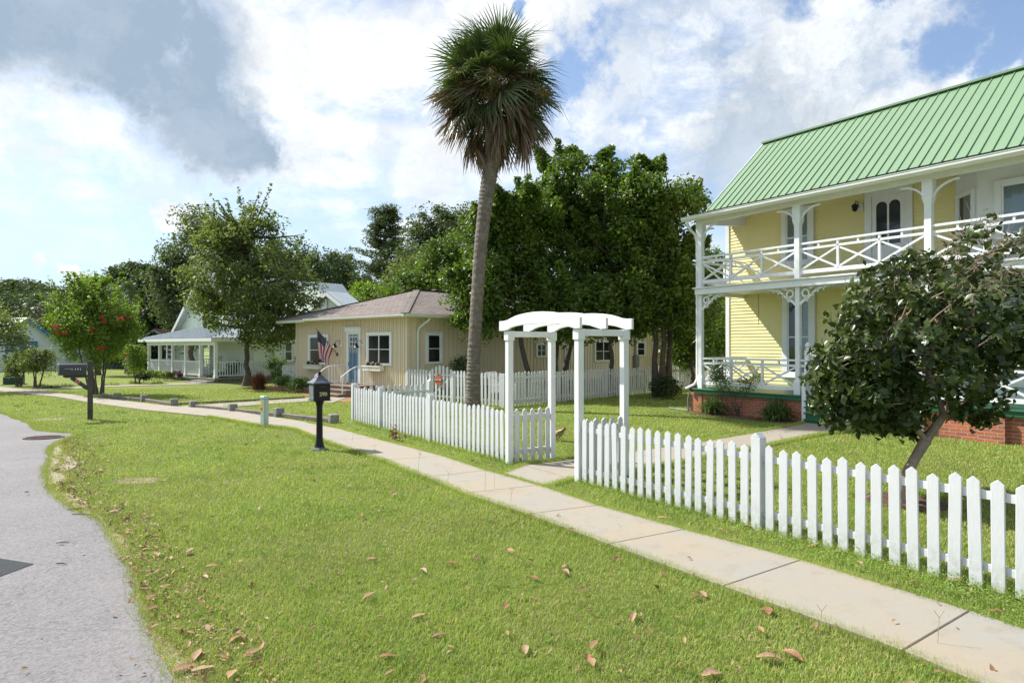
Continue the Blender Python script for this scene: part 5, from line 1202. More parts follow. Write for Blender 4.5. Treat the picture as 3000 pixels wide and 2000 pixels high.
def tree(name, label, base, crown, ncl, nleaf, leaf, mat, bark='bark', tr=.12, stems=None, group=None, cat='tree', seed=1, sg=.35, wsp=.3, asp=.5, up=.5, fork=.45, lean=(0, 0), nlimb=40, shell=.55, spikes=0, flat=.8, lump=.28, curl=0., droop=0, spk=.38, spw=.6):
    """crown: list of (cx, cy, cz, rx, ry, rz) relative to the base; stems: list of trunk foot offsets"""
    rr = random.Random(seed); r = np.random.default_rng(seed)
    t = thing(name, label, cat, base, 0, group)
    vol = np.array([(c[3]*c[4]*c[5])**.66 for c in crown]); vol /= vol.sum(); cl = []; sgs = []; wt = []
    for c, f in zip(crown, vol):
        ph = r.uniform(0, 6, 6)
        for _ in range(max(3, int(ncl*f))):
            d = unit(r.normal(size=3)); rad = (shell+(1-shell)*r.random()**.5) if r.random() > .12 else r.random()
            lm = 1+lump*(math.sin(3*d[0]+ph[0])*math.sin(4*d[1]+ph[1])+.6*math.sin(5*d[2]+ph[2]+2*d[0]))
            q = np.array([c[0]+d[0]*c[3]*rad*lm, c[1]+d[1]*c[4]*rad*lm, c[2]+d[2]*c[5]*rad*lm])
            if q[2] > .25: cl.append(q); sgs.append(sg*r.uniform(.55, 1.35)); wt.append(r.uniform(.5, 1.5))
    top = max(c[2] for c in cl)
    for _ in range(spikes):
        c = crown[rr.randrange(len(crown))]; a = rr.uniform(0, 6.28); q = np.array([c[0]+math.cos(a)*c[3]*rr.uniform(.3, .9), c[1]+math.sin(a)*c[4]*rr.uniform(.3, .9), c[2]+c[5]*rr.uniform(.3, .8)])
        dr = np.array([math.cos(a)*.6, math.sin(a)*.6, 1.]); L_ = rr.uniform(.5, 1.15)*min(c[5], 1.6)*spk
        for k in range(7): cl.append(q+dr*L_*k/6); sgs.append(sg*spw*(1-.10*k)); wt.append(wsp*(1-.1*k))
    cl = np.array(cl); sgs = np.array(sgs)
    cen = np.mean([c[:3] for c in crown], 0)
    tm = MB(); stems = stems or [(0, 0)]; zf = cen[2]-crown[0][5]*(1-fork); heads = []
    for (sx, sy) in stems:
        hx, hy = cen[0]+lean[0]+(sx*2.2), cen[1]+lean[1]+(sy*2.2); hd = Vector((hx*.6+sx*1.2, hy*.6+sy*1.2, zf)); n_ = 8; pts = []; rd = []
        for i in range(n_+1):
            u = i/n_; pts.append(Vector((sx, sy, -.05)).lerp(hd, u)+Vector((rr.uniform(-1, 1), rr.uniform(-1, 1), 0))*tr*.35*(0 < i < n_)); rd.append(tr*(1.55-.75*min(1, u*5) if u < .2 else .8-.35*u))
        tm.tube(pts, rd, 10, caps=False); q = limb(tm, hd, Vector((cen[0]+sx, cen[1]+sy, cen[2]+crown[0][5]*.75)), rd[-1], tr*.12, 6, 0, .03, 8, rr); heads += pts[-3:]+q
    idx = r.choice(len(cl), min(nlimb, len(cl)), replace=False)
    for i in idx:
        q = Vector(cl[i]); h = min(heads, key=lambda p: (p-q).length+max(0, p.z-q.z+.15)*3); L_ = (q-h).length
        pp = limb(tm, h, q, min(tr*.42, .02+.025*L_), .008, 5, .12, .05, 5, rr)
    build('trunk', tm, M_[bark], t, smooth=True, fixn=False)
    crown_mesh('crown', cl, sgs, nleaf, leaf, M_[mat], t, cen, seed+5, flat, asp, up, curl, wts=wt, droop=droop)
    return t
def at_g(px, py): return G(px, py)
def ell(base, px, py, D, rpx, rpy, rdepth=None):
    """crown ellipsoid seen at px,py with the given pixel radii, at depth D, relative to base"""
    c = AT(px, py, D); k = D/FPX; return (c.x-base.x, c.y-base.y, c.z, rpx*k, (rdepth or rpx*k*.9), rpy*k)
def B_(px, D): return Vector((AT(px, 1100, D).x, D, 0))
# -- maple in front of the porch house
b = G(724, 1130); b.z = 0
tree('maple_tree', 'tall young maple with olive leaves and thin upright twigs on the lawn', b, [ell(b, 722, 830, b.y, 180, 175), ell(b, 662, 735, b.y, 88, 95), ell(b, 810, 860, b.y-.8, 125, 130), ell(b, 715, 690, b.y, 95, 95), ell(b, 645, 900, b.y, 72, 55), ell(b, 790, 960, b.y, 95, 75)], 300, 40000, .14, 'lf_maple', 'bark', .17, seed=11, sg=.25, asp=.55, fork=.25, nlimb=130, shell=.35, spikes=70, lump=.2, spk=.7, spw=.36, wsp=.16)
# -- crape myrtle with red flowers
b = G(283, 1156)
cm = tree('crape_myrtle', 'multi-stemmed small tree with fresh green sprays and red flower clusters', b, [ell(b, 270, 925, b.y, 105, 85), ell(b, 225, 960, b.y, 80, 65), ell(b, 330, 975, b.y, 75, 70), ell(b, 265, 1010, b.y, 75, 50), ell(b, 270, 860, b.y, 50, 42)], 190, 27000, .10, 'lf_myrtle', 'bark', .045, stems=[(-.22, 0), (-.10, .06), (.03, -.04), (.10, .08), (.2, 0)], seed=12, sg=.20, asp=.5, fork=.1, nlimb=110, shell=.4, spikes=70, lump=.2, spk=.85, spw=.36, wsp=.18)
rf_ = np.random.default_rng(3); fc = []
for i, (px, py, s) in enumerate([(360, 929, 1.5), (299, 932, 1), (307, 942, .9), (164, 953, 1.1), (173, 957, .7), (170, 973, 1), (187, 973, .8), (266, 967, .9), (305, 1016, 1), (287, 1022, .6), (370, 1042, .8)]):
    q = AT(px, py, b.y-1.25+.2*(i % 3)); q = np.array([q.x-b.x, q.y-b.y, q.z]); cl = q+rf_.normal(size=(6, 3))*.042*s
    crown_mesh('blossoms', cl, np.full(6, .026*s), 80, .038, M_['fl_red'], cm, q, 40+i)
# -- small trees far left
for i, (px, py, lab) in enumerate([(55, 1131, 'small round multi-stemmed tree growing behind the dark green cabinet'), (107, 1137, 'small round multi-stemmed tree standing beside the dark green cabinet')]):
    b = G(px, py); tree('small_tree', lab, b, [ell(b, px-2+6*i, 1062, b.y, 40+4*i, 34), ell(b, px+14, 1050, b.y, 24, 24)], 60, 5200, .075, 'lf_dark' if 0 else 'lf_maple', 'bark', .045, stems=[(-.08, 0), (.06, .03), (0, -.05)], seed=20+i, sg=.13, fork=.2, nlimb=40, shell=.4, spikes=6, group='small trees by the green cabinet')
b = Vector((-21.6, 24.5, 0)); tree('oak_tree', 'spreading tree at the picture edge whose boughs reach over the blue-trimmed house', b, [ell(b, 20, 965, 24.5, 80, 30), ell(b, 70, 1000, 24.5, 40, 22), ell(b, -60, 940, 24.5, 90, 60)], 60, 5200, .11, 'lf_maple', 'bark', .14, seed=24, sg=.22, fork=.3, nlimb=40, shell=.3)
b = G(400, 1098, 0); b = B_(404, 29.5)
c2 = tree('crape_myrtle', 'smaller bushy tree with reddish tips just off the porch corner', b, [ell(b, 400, 1045, 29.5, 30, 28), ell(b, 385, 1028, 29.5, 22, 16), ell(b, 410, 1070, 29.5, 24, 18)], 50, 4200, .075, 'lf_myrtle', 'bark', .04, stems=[(-.08, 0), (.07, 0)], seed=25, sg=.14, fork=.2, nlimb=30, spikes=5)
# -- background trees on the left
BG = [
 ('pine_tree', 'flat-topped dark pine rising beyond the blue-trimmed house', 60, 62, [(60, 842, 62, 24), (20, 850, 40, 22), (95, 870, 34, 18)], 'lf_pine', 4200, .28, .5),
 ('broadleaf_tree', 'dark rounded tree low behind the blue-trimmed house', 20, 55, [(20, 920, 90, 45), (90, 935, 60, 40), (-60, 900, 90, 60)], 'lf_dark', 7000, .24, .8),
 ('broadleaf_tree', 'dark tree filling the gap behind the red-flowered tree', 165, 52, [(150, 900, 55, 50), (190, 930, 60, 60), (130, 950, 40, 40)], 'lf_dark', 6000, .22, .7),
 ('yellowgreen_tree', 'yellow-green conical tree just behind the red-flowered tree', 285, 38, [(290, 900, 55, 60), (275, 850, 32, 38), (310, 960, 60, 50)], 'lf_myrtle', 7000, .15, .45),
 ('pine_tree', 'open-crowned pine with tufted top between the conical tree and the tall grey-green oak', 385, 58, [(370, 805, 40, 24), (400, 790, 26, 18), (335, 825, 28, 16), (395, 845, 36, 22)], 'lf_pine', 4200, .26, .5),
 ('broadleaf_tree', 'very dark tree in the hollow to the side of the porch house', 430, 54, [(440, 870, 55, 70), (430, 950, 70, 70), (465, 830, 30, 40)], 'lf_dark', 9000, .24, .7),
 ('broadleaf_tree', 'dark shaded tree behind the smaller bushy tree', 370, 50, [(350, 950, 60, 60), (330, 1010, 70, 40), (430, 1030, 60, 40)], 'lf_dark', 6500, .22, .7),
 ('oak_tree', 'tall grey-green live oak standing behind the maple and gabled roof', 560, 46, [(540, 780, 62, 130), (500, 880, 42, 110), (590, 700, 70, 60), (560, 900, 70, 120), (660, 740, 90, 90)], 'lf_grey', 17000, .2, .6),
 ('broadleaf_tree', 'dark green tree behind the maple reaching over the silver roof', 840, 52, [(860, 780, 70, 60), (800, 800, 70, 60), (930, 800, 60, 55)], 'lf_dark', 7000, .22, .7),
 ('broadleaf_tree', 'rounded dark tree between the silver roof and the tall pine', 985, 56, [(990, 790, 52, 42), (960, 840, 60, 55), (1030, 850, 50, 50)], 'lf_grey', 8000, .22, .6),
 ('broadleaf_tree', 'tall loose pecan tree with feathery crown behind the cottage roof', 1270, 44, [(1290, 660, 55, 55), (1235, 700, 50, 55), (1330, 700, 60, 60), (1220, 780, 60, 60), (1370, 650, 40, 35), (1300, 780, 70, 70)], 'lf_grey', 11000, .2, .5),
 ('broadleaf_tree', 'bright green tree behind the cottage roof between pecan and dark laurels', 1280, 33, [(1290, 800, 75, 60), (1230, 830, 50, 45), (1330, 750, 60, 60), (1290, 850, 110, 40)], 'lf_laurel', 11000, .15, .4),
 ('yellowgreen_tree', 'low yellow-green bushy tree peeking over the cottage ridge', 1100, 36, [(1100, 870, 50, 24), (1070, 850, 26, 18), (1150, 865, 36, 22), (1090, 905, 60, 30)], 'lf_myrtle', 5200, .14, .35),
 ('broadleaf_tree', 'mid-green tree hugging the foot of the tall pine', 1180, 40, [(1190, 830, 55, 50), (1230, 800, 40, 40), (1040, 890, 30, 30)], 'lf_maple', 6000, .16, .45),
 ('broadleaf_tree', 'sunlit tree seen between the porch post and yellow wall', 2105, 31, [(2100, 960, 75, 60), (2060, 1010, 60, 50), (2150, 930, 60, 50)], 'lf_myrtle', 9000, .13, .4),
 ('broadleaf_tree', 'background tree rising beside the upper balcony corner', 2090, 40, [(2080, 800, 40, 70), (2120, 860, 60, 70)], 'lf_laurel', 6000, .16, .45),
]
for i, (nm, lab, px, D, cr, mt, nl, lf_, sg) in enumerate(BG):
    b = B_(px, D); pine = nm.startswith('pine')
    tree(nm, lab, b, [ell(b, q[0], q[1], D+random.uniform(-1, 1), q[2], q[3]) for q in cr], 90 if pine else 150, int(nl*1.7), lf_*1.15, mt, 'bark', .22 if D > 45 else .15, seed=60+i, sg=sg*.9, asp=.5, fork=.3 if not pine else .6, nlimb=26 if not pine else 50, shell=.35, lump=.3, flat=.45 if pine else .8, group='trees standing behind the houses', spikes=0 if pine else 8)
# -- tall pine behind the cottage
D = 50.; b = B_(1127, D); b.z = 0
t = thing('pine_tree', 'tall pine with open tiered branches and straight dark trunk behind the cottage', 'tree', b, 0, 'trees standing behind the houses')
rr = random.Random(4); tm = MB(); zt = AT(1127, 618, D).z; tm.tube([(0, 0, 0), (.1, 0, zt*.5), (.0, 0, zt)], [.32, .22, .05], 10, caps=False); cl = []; sgs = []
tiers = 26
for i in range(tiers):
    f = i/(tiers-1); z = zt*(.34+.65*f); reach = 1.9*math.sin(math.pi*min(1, (1-f)*.78+.10))**.8*(1.25 if f < .6 else 1)*rr.uniform(.75, 1.2)
    for k in range(5):
        a = rr.uniform(0, 6.28); L_ = reach*rr.uniform(.55, 1.1); e = Vector((math.cos(a)*L_, math.sin(a)*L_, z+L_*rr.uniform(.05, .35)))
        limb(tm, (0, 0, z), e, .05, .012, 4, .1, .03, 5, rr)
        for s in (.5, .75, 1.0):
            cl.append(np.array(Vector((0, 0, z)).lerp(e, s))+np.array([rr.uniform(-.2, .2), rr.uniform(-.2, .2), .1])); sgs.append(.26*rr.uniform(.7, 1.2))
build('trunk', tm, M_['bark'], t, smooth=True, fixn=False)
crown_mesh('crown', cl, sgs, 20000, .27, M_['lf_pine'], t, (0, 0, zt*.7), 3, .42, .28, .5)
# distant woods closing the view
for seed, (xa, xb, D, ht_, lab) in enumerate([(-75, 8, 72, 6.0, 'distant dark woods behind the houses'), (2, 60, 60, 5.5, 'distant dark woods behind the yellow house')]):
    r = np.random.default_rng(seed+70); n = 46000; X = r.uniform(xa, xb, n); Z = r.random(n)**.8*(ht_*(.72+.28*np.sin(X*.31+seed)*np.sin(X*.83))); Y = D+r.normal(size=n)*1.5
    C = np.stack([X, Y, Z], 1); N = unit(r.normal(size=(n, 3))+np.array([0, -.5, .6])); ln = r.uniform(.25, .5, n); V, F_ = leaf_quads(C, N, r.normal(size=(n, 3)), ln, ln*.6)
    tag(np_mesh('distant_woods', V, F_, M_['lf_dark']), lab, 'woods', kind='stuff')
    hbk = MB(); hbk.box(xa, xb, D+1.5, D+3, 0, ht_*.55)
# sabal palms far left
def fan(r, n=34, L_=.95, spread=115, w=.04, droop=.25, pet=.8, cup=.15, fold=0.):
    V = []; F_ = []
    # petiole
    V += [(-.03, 0, 0), (.03, 0, 0), (.018, pet, -.04), (-.018, pet, -.04)]; F_.append((0, 1, 2, 3))
    for k in range(n):
        a = R(-spread+2*spread*k/(n-1)); dx, dy = math.sin(a), math.cos(a); ll = L_*(1-.30*abs(a)/R(spread))*r.uniform(.9, 1.08)
        sx, sy = dy, -dx; o = np.array([0, pet, -.04]); zz = (k % 2)*.012
        prev = None
        for j, (u, wv) in enumerate(((0.02, .25), (.35, 1.), (.68, .62), (1.0, .04))):
            c = o+np.array([dx*ll*u, dy*ll*u*(1-fold*.3*u), cup*abs(math.sin(a))*ll*u-droop*ll*u**2.6*r.uniform(.6, 1.5)-abs(dy)*.03*u+zz]); hw_ = w*wv/2
            V += [tuple(c+np.array([sx*hw_, sy*hw_, 0])), tuple(c-np.array([sx*hw_, sy*hw_, 0]))]
            q = len(V)
            if j: F_.append((q-4, q-3, q-1, q-2))
    return V, F_
def deadfan(r, n=26, L_=.95, pet=1.0, w=.045):
    V = [(-.015, 0, 0), (.015, 0, 0), (.012, pet*.7, -pet*.5), (-.012, pet*.7, -pet*.5)]; F_ = [(0, 1, 2, 3)]; o = np.array([0, pet*.7, -pet*.5])
    for k in range(n):
        a = r.uniform(0, 6.28); sp = r.uniform(.05, .38); ll = L_*r.uniform(.6, 1.1); d = np.array([math.cos(a)*sp, math.sin(a)*sp+.02, -1.]); s = np.array([math.sin(a+1), math.cos(a+1), 0])
        for j, (u, wv) in enumerate(((0, .4), (.3, 1.), (.7, .7), (1.0, .08))):
            c = o+d*ll*np.array([u**.6, u**.6, u])+np.array([r.normal()*.012, r.normal()*.012, 0]); V += [tuple(c+s*w*wv/2), tuple(c-s*w*wv/2)]; q = len(V)
            if j: F_.append((q-4, q-3, q-1, q-2))
    return V, F_
def place_frond(name, me, par, z0, az, el, roll=0, scale=1, r0=.12):
    o = link(name, me, par)
    o.matrix_local = Matrix.Translation((r0*math.sin(-az)*-1*0, 0, z0)) @ Matrix.Rotation(az, 4, 'Z') @ Matrix.Translation((0, r0, 0)) @ Matrix.Rotation(el, 4, 'X') @ Matrix.Rotation(roll, 4, 'Y') @ Matrix.Scale(scale, 4)
    return o
def sabal(label, base, topoff, zc, R_, ngreen, ndead, nfruit, trunk_pts, trunk_r, seed, nm='palm_tree'):
    r = np.random.default_rng(seed); t = thing(nm, label, 'palm tree', base)
    tm = MB(); n_ = len(trunk_pts); pts = []; rad = []
    N2 = 150 if R_ > 1.5 and nfruit else 20
    for i in range(N2+1):
        u = i/N2*(n_-1); k = min(n_-2, int(u)); f = u-k; a, b_ = trunk_pts[k], trunk_pts[k+1]; f2 = f*f*(3-2*f)*.3+f*.7
        pts.append(Vector(a).lerp(Vector(b_), f2)); rad.append((trunk_r[k]+(trunk_r[k+1]-trunk_r[k])*f)*(1+(.075 if i % 2 else 0)*(N2 > 50)+r.normal()*.014))
    tm.tube(pts, rad, 18, caps=False); build('trunk', tm, M_['barkpalm'], t, smooth=(N2 < 50), fixn=False)
    tip = Vector(trunk_pts[-1]); s = R_/1.85
    gm = []; 
    for k in range(6):
        V, F_ = fan(r, 34, .97, 112, .054, r.uniform(.25, .55), r.uniform(.85, 1.1)); o = np_mesh('frond', V, F_, M_['palmgreen']); gm.append(o.data); bpy.data.objects.remove(o)
    for i in range(26 if nfruit else 0):
        o = link('frond', gm[i % 6], t); o.matrix_local = Matrix.Translation(tip+Vector((0, 0, r.uniform(-.1, .65)))) @ Matrix.Rotation(i*2.39996, 4, 'Z') @ Matrix.Rotation(R(r.uniform(-25, 75)), 4, 'X') @ Matrix.Rotation(r.uniform(-1.2, 1.2), 4, 'Y') @ Matrix.Scale(s*r.uniform(.5, .8), 4)
    dm = []
    for k in range(6):
        V, F_ = deadfan(r); o = np_mesh('dead_frond', V, F_, M_['palmdead']); dm.append(o.data); bpy.data.objects.remove(o)
    crown_e = bpy.data.objects.new('crown', None)
    for i in range(ngreen):
        f = (i+.5)/ngreen; el = R(82-f*128)+r.normal()*.12; az = i*2.39996+r.normal()*.15
        o = link('frond', gm[i % 6], t); o.matrix_local = Matrix.Translation(tip+Vector((0, 0, .15+.25*(1-f)))) @ Matrix.Rotation(az, 4, 'Z') @ Matrix.Rotation(el, 4, 'X') @ Matrix.Rotation(r.uniform(-1.15, 1.15), 4, 'Y') @ Matrix.Scale(s*r.uniform(.9, 1.08)*(.86+.16*min(1, f*1.8)), 4)
    for i in range(ndead):
        az = i*2.39996+r.normal()*.3; f = i/max(1, ndead); o = link('dead_frond', dm[i % 6], t)
        o.matrix_local = Matrix.Translation(tip+Vector((0, 0, -.08-.62*s*f))) @ Matrix.Rotation(az, 4, 'Z') @ Matrix.Translation((0, .08, 0)) @ Matrix.Rotation(R(58-58*f)+r.normal()*.20, 4, 'X') @ Matrix.Scale(s*r.uniform(.80, 1.12)*(.98-.12*f), 4)
    for i in range(nfruit):
        az = R(20)+i*2*math.pi/nfruit+r.normal()*.2; pl_ = []; rad_ = 1.0*s; fm = MB()
        for j in range(26):
            u = r.uniform(.12, 1); sp = r.normal(size=3)*.20*s*u; c = np.array([0, rad_*u*1.35, (.40*math.sin(u*2.6)-.40*u**2)*s])+sp; pl_.append(c)
        o = crown_mesh('fruit_spray', pl_, np.full(len(pl_), .09*s), 2600, .055, M_['palmfruit'], t, (0, 0, 0), seed+i, .9, .45)
        o.matrix_local = Matrix.Translation(tip+Vector((0, 0, -.05))) @ Matrix.Rotation(az, 4, 'Z')
    return t
D = 18.0; b = Vector((AT(1384, 1190, D).x, D, 0))
def rel(px, py): q = AT(px, py, D); return (q.x-b.x, q.y-b.y, q.z)
k = 1/FPX*D
sabal('tall sabal palm with shaggy brown skirt and curved grey trunk inside the picket fence', b, 0, 0, 2.06, 56, 56, 9,
      [(0, 0, -.05), rel(1386, 1150), rel(1388, 1050), rel(1396, 900), rel(1408, 720), rel(1424, 580), rel(1442, 470), rel(1449, 380), rel(1450, 285)],
      [.25, .195, .18, .168, .175, .20, .215, .19, .13], 5)
for i, (px, py, D_, s, lab) in enumerate([(372, 870, 40, .75, 'smaller fan palm in the dark gap between the conical tree and grey-green oak'), (112, 905, 46, .9, 'fan palm crown silhouetted behind the blue-trimmed house roof')]):
    bb_ = B_(px, D_); z_ = AT(px, py, D_).z; sabal(lab, bb_, 0, 0, 1.85*s*.62, 18, 14, 0, [(0, 0, 0), (.1, 0, z_*.5), (0, 0, z_)], [.16, .14, .12], 30+i)
# -- dark laurels behind the long fence
LA = [
 ('laurel_tree', 'large glossy green laurel tree with tallest crown behind the palm', 1640, 23.5, [(1700, 640, 175, 200), (1640, 760, 150, 170), (1760, 780, 150, 190), (1650, 540, 95, 95), (1730, 510, 85, 75), (1800, 580, 75, 75), (1600, 640, 90, 90), (1830, 660, 80, 90)], 40000, [(-.2, 0), (.12, .1)]),
 ('laurel_tree', 'glossy green laurel tree whose low boughs hang over the cottage eave by the palm', 1560, 22.0, [(1440, 760, 110, 120), (1400, 880, 85, 90), (1520, 700, 110, 110), (1500, 860, 130, 120), (1360, 850, 50, 60), (1390, 960, 55, 40), (1570, 640, 80, 70), (1480, 640, 60, 60), (1420, 690, 60, 60)], 36000, [(0, 0)]),
 ('laurel_tree', 'dark laurel tree in the middle of the shaded group above the arbour', 1790, 22.5, [(1800, 800, 150, 150), (1720, 900, 150, 90), (1860, 880, 120, 110), (1640, 930, 120, 70), (1860, 700, 90, 110), (1850, 960, 90, 50)], 34000, [(0, 0)]),
 ('laurel_tree', 'laurel tree with airy crown beside the yellow house balcony', 1938, 22.0, [(1950, 560, 70, 70), (1990, 640, 70, 80), (1910, 720, 90, 110), (1980, 790, 80, 110), (2020, 560, 45, 40), (1930, 900, 120, 90), (1880, 600, 60, 80), (1900, 520, 45, 45), (2000, 880, 80, 90)], 30000, [(-.16, 0), (.16, .05), (0, -.1)]),
 ('laurel_tree', 'low dark laurel filling the space beside the yellow house corner', 2030, 24.5, [(2030, 960, 70, 110), (1990, 1010, 60, 70), (2040, 860, 50, 80)], 13000, [(0, 0)]),
]
for i, (nm, lab, px, D_, cr, nl, stems) in enumerate(LA):
    b = B_(px, D_); tree(nm, lab, b, [ell(b, q[0], q[1], D_+random.uniform(-.8, .8), q[2]*1.0, q[3]*1.0) for q in cr], 140, int(nl*1.25), .15, 'lf_laurel', 'bark', .13, stems=stems, seed=90+i, sg=.27, asp=.5, fork=.35, nlimb=80, shell=.45, lump=.3, spikes=44, up=.35, spk=.55, spw=.6, wsp=.4, group='laurel trees behind the long picket fence')
b = G(1941, 1168); tree('sucker_shrub', 'dark leafy suckers around the foot of the laurel in front of the long fence', b, [(0, 0, .28, .45, .4, .3)], 30, 2200, .09, 'lf_dark', 'bark', .02, seed=99, sg=.13, nlimb=10, cat='shrub')
# -- glossy camellia in the foreground
D = 7.35; b = G(2632, 1472); b.z = 0
cmt = thing('camellia_tree', 'dark glossy-leaved camellia with leaning trunk and bare twigs on its crown', 'tree', b)
tm = MB(); rr = random.Random(8)
def rc(px, py, D_): q = AT(px, py, D_); return Vector((q.x-b.x, q.y-b.y, q.z))
fk = rc(2712, 1290, 7.3)
tm.tube([(0, 0, -.03), rc(2634, 1440, 7.2), rc(2660, 1380, 7.25), rc(2690, 1325, 7.3), fk], [.075, .06, .056, .055, .062], 12, caps=False)
L1_ = [fk, rc(2765, 1215, 7.3), rc(2800, 1100, 7.4), rc(2860, 950, 7.5)]; L2_ = [fk, rc(2680, 1250, 7.25), rc(2660, 1180, 7.2), rc(2600, 1050, 7.2)]; L3_ = [L1_[1], rc(2720, 1090, 7.5), rc(2740, 950, 7.6)]
for L_, r0 in ((L1_, .052), (L2_, .038), (L3_, .034)): tm.tube(L_, [r0, r0*.8, r0*.65, r0*.45][:len(L_)], 9, caps=False)
cen = rc(2740, 950, 7.4); heads = L1_[1:]+L2_[1:]+L3_[1:]
r = np.random.default_rng(21); cl = []; sgs = []; ells = [(2590, 1010, 150, 170), (2700, 960, 220, 215), (2860, 900, 215, 190), (2560, 1130, 120, 105), (2480, 1080, 85, 110), (2900, 760, 140, 110), (2660, 850, 150, 120), (2740, 1090, 190, 90), (2930, 1010, 130, 90), (2530, 960, 85, 75), (2520, 1200, 70, 62), (2640, 1230, 55, 45), (2860, 1190, 75, 48), (2450, 1170, 62, 85), (2440, 1075, 55, 80), (2590, 1160, 120, 90)]
for (px, py, a_, c_) in ells:
    for _ in range(int(14+a_*c_/700)):
        d = unit(r.normal(size=3)); rad = .55+.58*r.random()**.8; DD = 7.4+d[1]*.0042*a_*1.6*rad; q = rc(px+d[0]*a_*rad, py+d[2]*c_*rad, DD); cl.append(np.array(q)); sgs.append(r.uniform(.035, .085))
cl = np.array(cl); wts = np.ones(len(cl)); zt_ = np.array([c[2] for c in cl]); wts = np.where((zt_ > 2.25) & (cl[:, 0] > cen.x-.15), .42, 1.)*r.uniform(.3, 1.7, len(zt_))
for i in r.choice(len(cl), 110, replace=False):
    q = Vector(cl[i]); h = min(heads, key=lambda p: (p-q).length+max(0, p.z-q.z)*1.5); limb(tm, h, q, .016, .004, 5, -.05, .07, 5, rr)
build('trunk', tm, M_['barklight'], cmt, smooth=True, fixn=False)
tw = MB()
for i in range(620):
    up_ = rr.random() < .8
    j = rr.choice(np.nonzero(zt_ > (2.25 if up_ else 1.5))[0].tolist()); q = Vector(cl[j]); dirn = (Vector((q.x-cen.x, (q.y-cen.y)*.8, abs(q.z-cen.z)*.4))).normalized()+Vector((rr.uniform(-.9, .9), rr.uniform(-.9, .9), rr.uniform(-.7, .7))); L_ = rr.uniform(.12, .34)
    limb(tw, q-dirn*L_*.4, q+dirn*L_*.6, .0034, .0014, 4, rr.uniform(-.3, .4), .1, 4, rr)
build('twig_clumps', tw, M_['twig'], cmt, fixn=False)
crown_mesh('crown', cl, sgs, 12500, .108, M_['lf_cam'], cmt, cen, 22, 1., .52, .35, curl=.16, wts=wts, droop=.35)
# -- shrubs and beds
def bush(name, label, b, rx, rz, n, leaf, mat, seed, group=None, cat='shrub', cz=None, sg=.10, spikes=6, parts=None, asp=.4):
    t = tree(name, label, b, [(0, 0, cz or rz*1.02, rx, rx, rz)], 46, n, leaf, mat, 'bark', .02, stems=[(-.03, 0), (.03, .02)], seed=seed, sg=sg, nlimb=14, shell=.45, spikes=spikes, lump=.12, group=group, cat=cat, asp=asp); return t
for i, (px, py, rp, hp, lab) in enumerate([(831, 1143, 22, 34, 'round green shrub beside the brown ornamental grass'), (880, 1150, 24, 38, 'round green shrub in bark mulch right beside the short fence end'), (936, 1143, 24, 30, 'round green shrub behind the black mailbox lid'), (1069, 1146, 27, 34, 'loose round shrub under the window box by the railing'), (1153, 1146, 22, 25, 'small loose shrub at the cottage corner behind the fence')]):
    b = G(px, py); k_ = b.y/FPX; bush('round_shrub', lab, b, rp*k_, hp*k_*.5, 5200, .07, 'lf_shrub', 120+i, 'round shrubs along the cottage front', sg=.12, spikes=10)
def blades(name, parent, n, L_, w, mat, seed, spread=.25, arch_=.8, base_r=.08, up=1.0):
    r = np.random.default_rng(seed); V = []; az = r.uniform(0, 6.283, n); ll = L_*r.uniform(.6, 1.1, n); out = r.uniform(.15, 1, n)*spread/L_*1.6; b0 = r.normal(size=(n, 2))*base_r; P = []
    ts = np.array([0, .35, .7, 1.0]); wv = np.array([.8, 1., .7, .06])
    for t_, q in zip(ts, wv):
        rad = out*ll*t_*(.6+.4*t_); z = ll*up*(t_-arch_*out*t_**2.2); x = b0[:, 0]+np.cos(az)*rad; y = b0[:, 1]+np.sin(az)*rad
        sx, sy = -np.sin(az)*w*q/2, np.cos(az)*w*q/2; P.append(np.stack([x+sx, y+sy, np.maximum(z, .005)], 1)); P.append(np.stack([x-sx, y-sy, np.maximum(z, .005)], 1))
    V = np.stack(P, 1).reshape(-1, 3); o = (np.arange(n)*8)[:, None]; F_ = np.concatenate([o+np.array([0, 1, 3, 2])+2*j for j in range(3)], 1).reshape(-1, 4)
    return np_mesh(name, V, F_, mat, parent)
b = G(759, 1141); t = thing('ornamental_grass', 'bronze-red ornamental grass clump with arching plumes near the maple', 'grass clump', b)
blades('leaf_clump', t, 900, .85, .012, M_['lf_brown'], 1, .32, .9, .10)
blades('plumes', t, 16, 1.25, .03, M_['lf_litter'], 2, .55, .9, .06)
# lilies at the brick base
for i, (px, py, s, lab) in enumerate([(2088, 1213, 1.0, 'strappy green clump against the brick base nearest the porch corner'), (2276, 1232, 1.1, 'strappy green clump against the brick base beside the steps'), (2990, 1290, 1.1, 'strappy green clump by the brick pier at the picture edge'), (2760, 1262, 1.0, 'strappy green clump half hidden below the glossy camellia')]):
    b = G(px, py); t = thing('lily_clump', lab, 'plant', b, 0, 'strappy clumps along the brick base'); blades('leaf_clump', t, 560, .66*s, .022, M_['lf_lily'], 10+i, .42*s, .95, .09)
